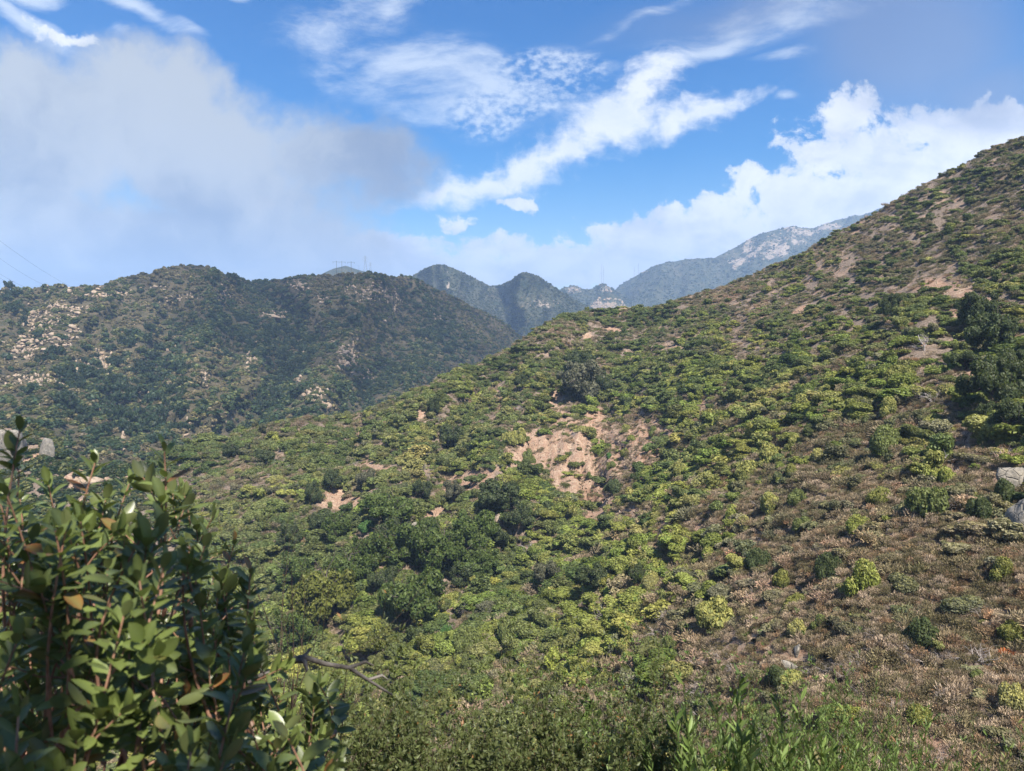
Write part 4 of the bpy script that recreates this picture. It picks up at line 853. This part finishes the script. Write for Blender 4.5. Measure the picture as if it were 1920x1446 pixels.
P_, U_, V_ = B.scatter(1500, lambda u, v, b: b ** 1.5 + .01 * (u < 260)); s_ = rng.uniform(.4, 1.5, len(P_))
cover_object('rubble', 'rock', P_ + np.array([0, 0, .7]), rng.uniform(0, 6, (len(P_), 3)), np.stack([s_ * 1.2, s_, s_ * .8], 1), np.ones((len(P_), 3)), np.zeros(len(P_)), rng.integers(0, 6, len(P_)))
for H_, nm_, lo_, hi_, cn_ in ((Fm, 'summit_rubble', 1.6, 5, 900), (C, 'middle_rubble', .8, 2, 120), (Gk, 'foothill_rubble', 1.5, 5, 500), (E, 'low_summit_rubble', 2, 6, 200)):
    P_, U_, V_ = H_.scatter(cn_, lambda u, v, b: b + .004); s_ = lo_ + (hi_ - lo_) * rng.random(len(P_)) ** 3
    cover_object(nm_, 'rock', P_, rng.uniform(-.5, .5, (len(P_), 3)), np.stack([s_, s_ * .8, s_ * 1.1], 1), np.ones((len(P_), 3)), np.zeros(len(P_)), rng.integers(0, 6, len(P_)))
P_, U_, V_ = A.scatter(2600, lambda u, v, b: b ** 1.5 + .03 * (u > 1250) * (v > 800)); s_ = rng.uniform(.05, .32, len(P_)) ** 1.0
cover_object('gravel', 'rock', P_, rng.uniform(0, 6, (len(P_), 3)), np.stack([s_ * 1.3, s_, s_ * .7], 1), np.ones((len(P_), 3)), np.zeros(len(P_)), rng.integers(0, 6, len(P_)))
ROCKS = [(1903, 890, 58, 80, 'upper grey-white block of the cracked rock slab', 0, A), (1908, 965, 60, 110, 'lower grey-white block of the cracked rock slab', 1, A), (937, 975, 18, 28, 'tan upright boulder beside the dark oaks in the ravine', 2, A), (776, 985, 18, 16, 'small pale boulder above the ravine grove', 3, A), (1134, 1178, 22, 20, 'pinkish rock at the edge of the shaded brush', 0, A), (1497, 1215, 18, 30, 'narrow pale rock under the pale cream shrub', 1, A), (1480, 1243, 34, 20, 'broad pale rock left of and below the narrow one', 2, A),
         (1568, 1330, 20, 34, 'pale rock behind the green stalks', 3, A), (20, 835, 80, 90, 'large grey boulder behind the top leafy shoot', 1, K), (92, 830, 40, 70, 'grey upright crag right of the large grey boulder', 2, K), (170, 905, 60, 30, 'tan ledge behind the second leafy shoot', 3, K), (615, 762, 16, 14, 'single pink boulder at the foot of the spur', 0, B), (510, 594, 46, 12, 'long orange-tan outcrop in the saddle hollow', 2, B)]
for (u_, v_, w_, h_, lab, k_, H_) in ROCKS:
    p = H_.at(u_, v_ + h_ * .35); d = proj(p)[2]; o = link('boulder', blg[k_]); o.location = p; o.scale = (w_ * d / F * .62, w_ * d / F * .5, h_ * d / F * .75); o.rotation_euler = (.1, -.15, k_ * 1.3)
    if H_ is B or 'tan' in lab or 'pink' in lab: o.data = boulder_mesh(840 + k_, M_ROCK, 12)
    o.location.z += h_ * d / F * .2
    tag(o, lab, 'boulder')

# ------------------------------------------------------------------ pylons, poles, masts, wires
def bars(L_, w):
    a = Acc()
    for (p, q) in L_: a.tube([np.array(p, float), np.array(q, float)], [w, w], 4)
    return a
def lattice_tower(loc, H, label, rz=0):
    e = empty('transmission_tower', loc, rz); b = H * .11; t = H * .03
    def corner(z, s): w = b + (t - b) * min(z / (H * .75), 1); return [(w * i, w * j, z) for i, j in ((-1, -1), (1, -1), (1, 1), (-1, 1))]
    lv = [0, .2, .38, .54, .68, .8, .9, 1.0]
    for k in range(4): link('leg', bars([(corner(H * lv[i], 0)[k], corner(H * lv[i + 1], 0)[k]) for i in range(7)], H * .0045).mesh('tower_leg', M_METAL), e)
    br = []
    for i in range(7):
        c0, c1 = corner(H * lv[i], 0), corner(H * lv[i + 1], 0)
        for k in range(4): br += [(c0[k], c1[(k + 1) % 4]), (c0[(k + 1) % 4], c1[k]), (c1[k], c1[(k + 1) % 4])]
    link('bracing', bars(br, H * .002).mesh('tower_bracing', M_METAL), e)
    for z, w in ((.66, .17), (.79, .2), (.92, .16)):
        link('crossarm', bars([((-H * w, 0, H * z), (H * w, 0, H * z)), ((-H * w, 0, H * z), (0, 0, H * (z + .06))), ((H * w, 0, H * z), (0, 0, H * (z + .06))), ((-H * w, 0, H * z), (-H * w, 0, H * (z - .05))), ((H * w, 0, H * z), (H * w, 0, H * (z - .05)))], H * .0035).mesh('tower_arm', M_METAL), e)
    return tag(e, label, 'pylon')
def wpos(H, u, v): return Vector(H.at(u, v)) + Vector((0, 0, .5))
lattice_tower(wpos(D, 684, 508), 33, 'taller lattice pylon on the skyline behind the rounded shoulder', .3)
lattice_tower(wpos(D, 693, 511), 21, 'shorter lattice pylon right beside the taller one', .3)
def pole_frame(loc, H, n, label, rz=0.2):
    e = empty('power_pole', loc, rz)
    for k in range(n): link('pole', bars([((k * 4.5 - (n - 1) * 2.25, 0, 0), (k * 4.5 - (n - 1) * 2.25, 0, H))], .13).mesh('pole_shaft', M_POLE), e)
    w = 3 + (n - 1) * 2.6; link('crossarm', bars([((-w, 0, H * .93), (w, 0, H * .93))], .09).mesh('pole_arm', M_POLE), e)
    for k in (-1, 0, 1): link('insulator', bars([((k * w * .9, 0, H * .93), (k * w * .9, 0, H * .83))], .07).mesh('pole_insulator', M_POLE), e)
    return tag(e, label, 'power pole')
pole_frame(wpos(B, 634, 521), 13.5, 2, 'double-pole frame on the skyline left of the small summit')
pole_frame(wpos(B, 659, 518), 12, 1, 'single power pole in front of the small summit')
pole_frame(wpos(D, 672, 506), 9, 1, 'short distant pole between the single pole and the pylons')
def mast(loc, H, label, r=.35):
    e = empty('radio_mast', loc); link('shaft', bars([((0, 0, 0), (0, 0, H))], r).mesh('mast_shaft', M_METAL), e)
    for k in range(3): q = k * 2.09; link('guy_wire', bars([((0, 0, H * .8), (H * .35 * math.cos(q), H * .35 * math.sin(q), 0))], .03).mesh('mast_guy', M_METAL), e)
    return tag(e, label, 'mast')
mast(wpos(E, 1128, 531), 50, 'left one of two tall thin masts above the low summit'); mast(wpos(E, 1132, 531), 44, 'right one of two tall thin masts above the low summit')
mast(wpos(Fm, 1189, 518), 30, 'short mast on the left shoulder of the far mountain', .4); mast(wpos(Fm, 1197, 514), 34, 'second mast higher up the far mountain shoulder', .4)
for i, ((u0, v0, d0), (u1, v1, d1), lab) in enumerate([((-60, 405, 300), (150, 545, 560), 'uppermost thin power line above the left mountain'), ((-60, 440, 300), (110, 545, 560), 'second power line down above the left mountain'), ((-60, 470, 300), (70, 545, 560), 'third power line down above the left mountain'), ((-60, 476, 300), (60, 548, 560), 'lowest steep power line above the left mountain')]):
    p0 = ray(u0, v0) * d0; p1 = ray(u1, v1) * d1; t = np.linspace(0, 1, 24)[:, None]; pts = p0 * (1 - t) + p1 * t; pts[:, 2] -= 4 * 3.0 * (t * (1 - t))[:, 0]
    a_ = Acc(); a_.tube(pts, [.035] * 24, 4); tag(link('power_line', a_.mesh('wire', M_POLE)), lab, 'power line', 'power lines over the left mountain')

# ------------------------------------------------------------------ foreground
def leaf_mat(name, base, back, spec=.5, rough=.38):
    m = newmat(name); g = NG(m); r = g.attr('rnd'); r2 = g.attr('hue')
    c = g.mix(g.mr(r, 0, 1), tuple(x * .6 for x in base[:3]) + (1,), tuple(min(1, x * 1.45) for x in base[:3]) + (1,))
    c = g.mix(g.mr(r2, .965, .985), c, (.22, .07, .025, 1))
    mid = g.attr('mid'); c = g.mix(g.math('MULTIPLY', mid, .45), c, (.16, .20, .07, 1))
    bf = g.nd('ShaderNodeNewGeometry').outputs['Backfacing']; c = g.mix(g.math('MULTIPLY', bf, .8), c, back)
    b = g.bsdf(c, rough, spec); tr = g.nd('ShaderNodeBsdfTranslucent'); g.L.new(g.mix(.5, c, (.18, .26, .02, 1)), tr.inputs[0])
    mx = g.nd('ShaderNodeMixShader'); mx.inputs[0].default_value = .25; g.L.new(b, mx.inputs[1]); g.L.new(tr.outputs[0], mx.inputs[2]); g.out(mx.outputs[0]); return m
M_LEAF = leaf_mat('broad_leaf', (.098, .125, .030), (.13, .15, .06, 1))
M_SMALL = leaf_mat('small_leaf', (.055, .066, .020), (.08, .09, .034, 1), .3, .5)
M_STALK = leaf_mat('green_stalk', (.12, .175, .04), (.07, .12, .03, 1), .3, .5)
M_STEM = simple('reddish_stem', (.20, .10, .065, 1), (.36, .21, .14, 1), 30, .6, .5, .002)
M_TWIGD = simple('dark_twig', (.03, .022, .016, 1), (.09, .06, .045, 1), 30, .7, .4, .002)

def leaves(C, D_, N_, ln, wd, r, fold=.25, nseg=6):
    """oval folded leaves: origin C, direction D_, normal N_; returns verts, quads, per-vertex midrib, per-face rnd/hue"""
    n_ = len(C); D_ = D_ / np.linalg.norm(D_, axis=1)[:, None]; N_ = N_ - (N_ * D_).sum(1)[:, None] * D_; N_ /= np.linalg.norm(N_, axis=1)[:, None] + 1e-9; S_ = np.cross(D_, N_)
    t = np.linspace(0, 1, nseg + 1); prof = np.sin(np.pi * np.clip(t, 0, 1) ** 1.0) ** .62 * .5; prof[0] = .03; prof[-1] = .0
    curl = r.uniform(-.25, .12, n_)
    V_ = np.zeros((n_, nseg + 1, 3, 3))
    for i, tt in enumerate(t):
        ctr = C + D_ * (ln * tt)[:, None] + N_ * (ln * curl * tt * tt)[:, None]; w = (wd * prof[i])[:, None]
        V_[:, i, 1] = ctr; V_[:, i, 0] = ctr - S_ * w + N_ * w * fold * 1.3; V_[:, i, 2] = ctr + S_ * w + N_ * w * fold * 1.3
    base = (np.arange(n_) * (nseg + 1) * 3)[:, None, None]
    q = np.array([[[i * 3 + k, i * 3 + k + 1, (i + 1) * 3 + k + 1, (i + 1) * 3 + k] for k in (0, 1)] for i in range(nseg)]).reshape(-1, 4)
    Fq = (base + q[None]).reshape(-1, 4); nf = len(q)
    mid = np.tile([0, 1, 0], n_ * (nseg + 1))
    return V_.reshape(-1, 3), Fq, mid, np.repeat(r.random(n_), nf), np.repeat(r.random(n_), nf)
def leaf_mesh(name, mat, *a, **k):
    V_, Fq, mid, rn, hu = leaves(*a, **k); return mesh(name, V_, Fq, mat, True, {'mid': ('POINT', mid), 'rnd': ('FACE', rn), 'hue': ('FACE', hu)})

# broad-leaved bush on the left, about a metre and a half away
bush = empty('leafy_bush', (-1.25, 1.75, -1.75)); BO = Vector(bush.location)
tag(bush, 'dark glossy broad-leaved bush with reddish stems closest to the viewer', 'bush')
fr = np.random.default_rng(42)
def shoot(tip, base, rad, seed, L0=.062, nleaf=18, leafy=.45, scale=1.):
    r = np.random.default_rng(seed); tip = np.array(tip, float); base = np.array(base, float)
    t = np.linspace(0, 1, 9)[:, None]; sag = np.array([r.normal(0, .03), r.normal(0, .03), 0]); pts = base * (1 - t) + tip * t + np.sin(t * math.pi) * sag
    a = Acc(); a.tube(pts, np.linspace(rad, rad * .35, 9), 6)
    ax = tip - base; ln = np.linalg.norm(ax); ax /= ln; C = []; D_ = []; N_ = []; LN = []
    m = nleaf
    for i in range(m):
        f_ = 1 - leafy * min(1, .28 / ln + .1) * (i / m) ** 1.1 * 1.6; f_ = max(f_, .05); p = base * (1 - f_) + tip * f_ + math.sin(f_ * math.pi) * sag
        q = i * 2.4 + r.normal(0, .3); e1 = np.cross(ax, [.3, 1, .1]); e1 /= np.linalg.norm(e1); e2 = np.cross(ax, e1)
        out = e1 * math.cos(q) + e2 * math.sin(q); tilt = .25 + 1.0 * min(1, i / 7) + r.normal(0, .15); d = ax * math.cos(tilt) + out * math.sin(tilt)
        C.append(p + out * rad * .5); D_.append(d); N_.append(ax * math.sin(tilt) - out * math.cos(tilt) + r.normal(size=3) * .12); LN.append(L0 * r.uniform(.75, 1.15) * (.7 if i < 3 else 1))
    # second-order twiglets further down
    for k in range(6):
        f_ = r.uniform(.15, .8); p = base * (1 - f_) + tip * f_; d0 = ax + r.normal(size=3) * .6; d0 /= np.linalg.norm(d0); q2 = p + d0 * .1 * scale; a.tube([p, (p + q2) / 2 + r.normal(size=3) * .004, q2], [rad * .5, rad * .4, rad * .25], 5)
        for i in range(8):
            qq = i * 2.4; e1 = np.cross(d0, [.3, 1, .1]); e1 /= np.linalg.norm(e1); e2 = np.cross(d0, e1); out = e1 * math.cos(qq) + e2 * math.sin(qq); tilt = .3 + .12 * i
            C.append(q2 - d0 * .008 * i); D_.append(d0 * math.cos(tilt) + out * math.sin(tilt)); N_.append(d0 * math.sin(tilt) - out * math.cos(tilt) + r.normal(size=3) * .1); LN.append(L0 * r.uniform(.7, 1.1))
    LN = np.array(LN); wd = LN * r.uniform(.38, .5, len(LN))
    o = np.array(BO)
    st = a; st.V = [v_ - o for v_ in st.V]
    s_o = link('shoot', st.mesh('shoot_stem', M_STEM), bush)
    link('leaf_cluster', leaf_mesh('shoot_leaves', M_LEAF, np.array(C) - o, np.array(D_), np.array(N_), LN, wd, r), s_o)
root = np.array([-1.2, 1.75, -1.6])
tips_px = [(38, 800, 1.45, 1.), (180, 862, 1.5, 1.), (308, 838, 1.5, 1.), (90, 905, 1.7, 1), (245, 900, 1.8, 1), (400, 968, 1.7, 1.), (345, 925, 1.9, 1), (470, 1070, 1.5, 1), (470, 1150, 1.7, 1), (440, 1015, 1.9, 1), (360, 1400, 1.0, 1), (240, 1215, 1.15, 1), (600, 1285, 1.75, 1), (520, 1300, 1.8, 1), (35, 1330, .95, 1), (410, 1190, 1.4, 1), (600, 1380, 1.7, 1), (480, 1230, 1.6, 1), (560, 1420, 1.7, 1), (460, 1330, 1.35, 1), (10, 920, 1.3, 1), (150, 970, 1.3, 1), (540, 1350, 1.5, 1)]
top_u = [(-200, 900), (0, 900), (60, 930), (140, 960), (240, 950), (340, 980), (400, 1040), (450, 1130), (480, 1210), (530, 1300), (640, 1330), (660, 1500)]
tu = np.array(top_u, float)
while len(tips_px) < 92:
    u_ = fr.uniform(-120, 560); lo = np.interp(u_, tu[:, 0], tu[:, 1]); v_ = lo + (1500 - lo) * fr.random() ** 1.25; tips_px.append((u_, v_, fr.uniform(1.05, 2.2), 1))
for i, (u_, v_, d_, k_) in enumerate(tips_px):
    tip = ray(u_, v_) * d_; dn = root + np.array([fr.normal(0, .25), fr.normal(0, .2), 0]) - tip; dn = dn / np.linalg.norm(dn) * .4 + np.array([fr.normal(0, .12), fr.normal(0, .12), -1]); dn /= np.linalg.norm(dn)
    shoot(tip, tip + dn * fr.uniform(.35, .6), .0038, 900 + i, L0=.050 * fr.uniform(.8, 1.1), nleaf=int(fr.integers(18, 28)))
# main branches that carry the shoots
for k in range(9):
    a_ = Acc(); r = np.random.default_rng(1000 + k); e_ = ray(fr.uniform(0, 520), fr.uniform(1080, 1350)) * fr.uniform(1.3, 2.0); t = np.linspace(0, 1, 8)[:, None]; rt = root + np.array([r.normal(0, .1), r.normal(0, .1), 0])
    pts = rt * (1 - t) + e_ * t + np.sin(t * math.pi) * r.normal(size=3) * .06; a_.tube(pts, np.linspace(.016, .006, 8), 7); a_.V = [v_ - np.array(BO) for v_ in a_.V]; link('branch', a_.mesh('bush_branch', M_STEM), bush)

# weathered dead limb poking out of the bush
a_ = Acc(); lp = [(405, 1330, 1.9), (440, 1288, 1.95), (490, 1268, 2.0), (525, 1258, 2.05), (548, 1238, 2.1), (570, 1232, 2.1), (610, 1245, 2.15), (655, 1252, 2.2), (690, 1275, 2.25), (735, 1303, 2.35)]
pts = np.array([ray(a, b) * d for a, b, d in lp]); a_.tube(pts, [.004, .006, .008, .008, .010, .008, .007, .006, .005, .003], 9)
for s_, e_, r_ in ((4, (578, 1262, 2.05), .009), (5, (578, 1218, 2.12), .005), (7, (700, 1248, 2.3), .006), (8, (728, 1275, 2.3), .005)):
    a_.tube([pts[s_], (pts[s_] + ray(*e_[:2]) * e_[2]) / 2 + .01, ray(*e_[:2]) * e_[2]], [r_, r_ * .8, r_ * .4], 6)
tag(link('dead_limb', a_.mesh('dead_limb', M_LIMB)), 'weathered grey dead branch sticking out beside the glossy bush', 'branch')

# wispy twigs of a half-bare shrub behind the leafy bush
def twig_shrub(loc, H, seed, leafn, label, leafmat, n0=9, leaf=.014, spread=.5, up=.12, twig=M_TWIGD, name='foreground_shrub', aspect=.4, lean=(0, 0), depth=2, rad=.007, nbr=(3, 6)):
    e = empty(name, loc); r = np.random.default_rng(seed); a = Acc(); tips = []
    for i in range(n0):
        q = r.uniform(0, 6.28); t = r.uniform(.0, .7); d = np.array([math.sin(t) * math.cos(q) + lean[0], math.sin(t) * math.sin(q) + lean[1], math.cos(t)]); grow(a, r, np.array([r.normal(0, .06), r.normal(0, .06), -.05]), d / np.linalg.norm(d), H * r.uniform(.4, .62), rad, depth, 4, .22, spread, nbr, tips, up)
    zt = np.percentile(np.concatenate(a.V)[:, 2], 99.5); kz = H / zt; a.V = [v_ * kz for v_ in a.V]
    link('twig', a.mesh('twigs', twig), e)
    Vv = np.concatenate(a.V); k = r.integers(0, len(Vv), leafn); Cc = Vv[k] + r.normal(size=(leafn, 3)) * .006; ok = Cc[:, 2] > H * .12; Cc = Cc[ok]; m = len(Cc)
    D_ = r.normal(size=(m, 3)) * .6 + np.array([0, 0, .7]); N_ = r.normal(size=(m, 3)); LN = leaf * r.uniform(.6, 1.5, m)
    link('foliage', leaf_mesh('twig_leaves', leafmat, Cc, D_, N_, LN, LN * aspect, r, nseg=2), e)
    return tag(e, label, 'shrub')
def gpos(u, d):
    x = (u - CX) / F * d; return Vector((x, d * 1.0, float(ground_z(np.array(x), np.array(d)))))
def fg(u, vtop, d):
    vtop = vtop - (35 if d > 3.4 and vtop > 1200 else 20); g = gpos(u, d); top = ray(u, vtop) * d; return g, float(top[2] - g[2])
FG = [(470, 900, 3.2, 'thin half-bare shrub with tiny leaves rising behind the glossy bush', 700, 5), (690, 1290, 3.6, 'dark twiggy shrub right beside the dead branch', 3200, 9), (800, 1240, 4.2, 'twiggy shaded shrub with a few red-brown leaves', 3600, 10), (930, 1270, 3.9, 'dense shaded shrub with small olive leaves', 4000, 11), (1060, 1230, 4.4, 'tallest leafy shrub in the shaded brush', 5200, 12), (1150, 1220, 4.6, 'bright-topped shrub with upright sprays in the shaded brush', 5200, 12),
      (1290, 1255, 4.2, 'nearly leafless brown shrub at the end of the shaded brush', 900, 9), (1380, 1250, 4.8, 'thin reddish twig shrub before the dry slope', 800, 8), (760, 1370, 3.0, 'low dark shrub under the dead branch', 3600, 10), (900, 1385, 2.9, 'low dark shrub with yellowing leaves at the frame foot', 3600, 10), (1040, 1360, 3.1, 'low shaded shrub with grey-green leaves', 3800, 10), (1180, 1350, 3.2, 'low shaded shrub in front of the bright-topped one', 3600, 10), (1300, 1370, 3.3, 'low dark shrub left of the lance-leaved plants', 2600, 9), (640, 1400, 2.7, 'low dark shrub half under the glossy bush', 3200, 9), (1480, 1300, 4.6, 'open green shrub among the stalks', 2200, 9), (1620, 1330, 4.6, 'open green shrub with fine sprays behind the tall stalks', 2200, 9), (560, 1180, 3.4, 'leafy shrub behind the dead branch', 2600, 8)]
for i, (u_, vt, d_, lab, ln_, n0) in enumerate(FG):
    g_, H_ = fg(u_, vt, d_); twig_shrub(g_, H_, 1100 + i, ln_ * 3, lab, M_SMALL if i not in (5, 14, 15) else M_STALK, n0, .022 if vt > 950 else .010)
# green stalks and lance-leaved plants at the lower right
def stalk_plant(loc, H, seed, label, n0=7, leaf=.03, aspect=.18, name='green_stalk', per=26, spread=.16, thick=.0022):
    e = empty(name, loc); r = np.random.default_rng(seed); a = Acc(); C = []; D_ = []
    for i in range(n0):
        q = r.uniform(0, 6.28); p = np.array([r.normal(0, .16), r.normal(0, .16), 0]); d = np.array([math.cos(q) * r.uniform(0, spread), math.sin(q) * r.uniform(0, spread), 1]); h = H * r.uniform(.7, 1.05); pts = [p]
        for s in range(6): d = d + np.append(r.normal(0, .05, 2), 0); pts.append(pts[-1] + d / np.linalg.norm(d) * h / 6)
        a.tube(pts, np.linspace(thick, thick * .4, 7), 4); pts = np.array(pts)
        for s in range(per):
            f_ = r.uniform(.25, 1) * 6; j = min(int(f_), 5); c = pts[j] + (pts[j + 1] - pts[j]) * (f_ - j); q = r.uniform(0, 6.28); C.append(c); D_.append([math.cos(q) * .8, math.sin(q) * .8, 1.1])
    link('stem', a.mesh('stalk_stems', M_STALK), e); C = np.array(C); D_ = np.array(D_); m = len(C); LN = leaf * r.uniform(.6, 1.3, m)
    link('foliage', leaf_mesh('stalk_leaves', M_STALK, C, D_, r.normal(size=(m, 3)) + np.array([0, 0, .6]), LN, LN * aspect, r, nseg=3), e)
    return tag(e, label, 'plant', 'green stalks at the brush edge')
k = 0
SP = [(1440, 1400, 2.8), (1530, 1370, 3.1), (1600, 1380, 3.0), (1650, 1330, 3.3), (1700, 1390, 3.0), (1760, 1400, 2.9), (1580, 1410, 2.6), (1490, 1390, 2.9), (1820, 1420, 2.8), (1880, 1400, 2.9), (1680, 1410, 2.7), (1420, 1340, 3.6), (1540, 1330, 3.8), (1250, 1400, 2.7)]
WD = ['first stalk tuft right of the lance-leaved plants', 'stalk tuft standing taller beside the open green shrub', 'thick stalk tuft in the middle of the green stalks', 'tallest thin stalks rising above the rest', 'stalk tuft right of the tallest stalks', 'sparse stalks before the bare soil', 'low dense stalks at the frame foot', 'stalk tuft behind the lance-leaved plants', 'lone thin stalks before the bare soil', 'outermost curved stalks by the frame edge', 'low stalks right of the dense ones', 'fine stalks behind the lance-leaved plants', 'fine stalks behind the thick tuft', 'short stalks among the dark twigs']
for i, (u_, vt, d_) in enumerate(SP):
    g_, H_ = fg(u_, vt, d_); stalk_plant(g_, H_, 1300 + i, 'green ' + WD[i], 44 if i < 8 or i == 10 else 12 if i not in (8, 9) else 5)
for i, (u_, vt, d_) in enumerate([(1400, 1385, 2.5), (1455, 1375, 2.6), (1370, 1415, 2.4)]):
    g_, H_ = fg(u_, vt, d_); stalk_plant(g_, H_, 1340 + i, 'bright lance-leaved plant, %s' % ['middle one of three', 'tallest of three, on the right', 'lowest of three, on the left'][i], 14, .055, .2, 'lance_leaved_plant', 34, .12, .004)

# added oak, out of view behind the viewer, placed to shade the foreground
a_, (V_, F_, at_) = oak_parts(1500, 2800, .032, 1.0)
e = empty('oak_tree', (3.6, .2, 0)); e.location.z = float(ground_z(np.array(3.6), np.array(.2))); e.scale = (3.3, 3.3, 5.8)
link('trunk', a_.mesh('added_shade_oak_wood', M_BARK), e); c_ = link('crown', mesh('added_shade_oak_crown', V_, F_, M_FOL, False, at_), e); c_['tint'] = [.035, .06, .02]; c_['bloom'] = .1
e.location = (0.1, -3.8, 1.0)
tag(e, 'added unseen oak behind the viewer, placed to shade the glossy bush and brush', 'tree')

# ------------------------------------------------------------------ a passing cloud high above, whose shade lies on the left mountain
m = newmat('cloud_vapour'); g = NG(m); d_ = g.nd('ShaderNodeBsdfDiffuse'); d_.inputs[0].default_value = (.8, .8, .8, 1); t_ = g.nd('ShaderNodeBsdfTransparent'); mx_ = g.nd('ShaderNodeMixShader')
g.L.new(g.mr(g.noise(.012, 5, .6), .34, .56, .03, .30), mx_.inputs[0]); g.L.new(t_.outputs[0], mx_.inputs[1]); g.L.new(d_.outputs[0], mx_.inputs[2]); g.out(mx_.outputs[0])
r = np.random.default_rng(5); tgt = Vector((-20, 640, 30)); hgt = 900; cc = tgt + SDIR * (hgt / SDIR.z)
th = np.linspace(0, math.pi, 40); ph = np.linspace(0, 2 * math.pi, 80, endpoint=False)
D_ = np.array([[math.sin(a) * math.cos(b), math.sin(a) * math.sin(b), math.cos(a)] for a in th for b in ph]); rd = .6 + .8 * fbm(D_[:, 0] * 2 + 9, D_[:, 1] * 2 + D_[:, 2] * 2 + 9, 4, 200)
V_ = D_ * rd[:, None] * np.array([230, 260, 60]); V_[:, 2] = np.maximum(V_[:, 2], -18)
Fq = [[i * 80 + k, (i + 1) * 80 + k, (i + 1) * 80 + (k + 1) % 80, i * 80 + (k + 1) % 80] for i in range(39) for k in range(80)]
o = tag(link('cloud', mesh('cloud', V_, np.array(Fq), m, True)), kind='structure'); o.location = cc

# ------------------------------------------------------------------ haze
m = newmat('haze'); g = NG(m); pv = g.nd('ShaderNodeVolumePrincipled'); pv.inputs['Color'].default_value = (.44, .64, .96, 1); pv.inputs['Density'].default_value = 2.3e-4
o_ = g.nd('ShaderNodeOutputMaterial'); g.L.new(pv.outputs[0], o_.inputs['Volume'])
x0, x1, y0, y1, z0, z1 = -4900, 4900, -4900, 4900, -130, 500
hz = mesh('haze', [(x, y, z) for z in (z0, z1) for y in (y0, y1) for x in (x0, x1)], np.array([[0, 2, 3, 1], [4, 5, 7, 6], [0, 1, 5, 4], [2, 6, 7, 3], [0, 4, 6, 2], [1, 3, 7, 5]]), m)
tag(link('haze', hz), kind='stuff')
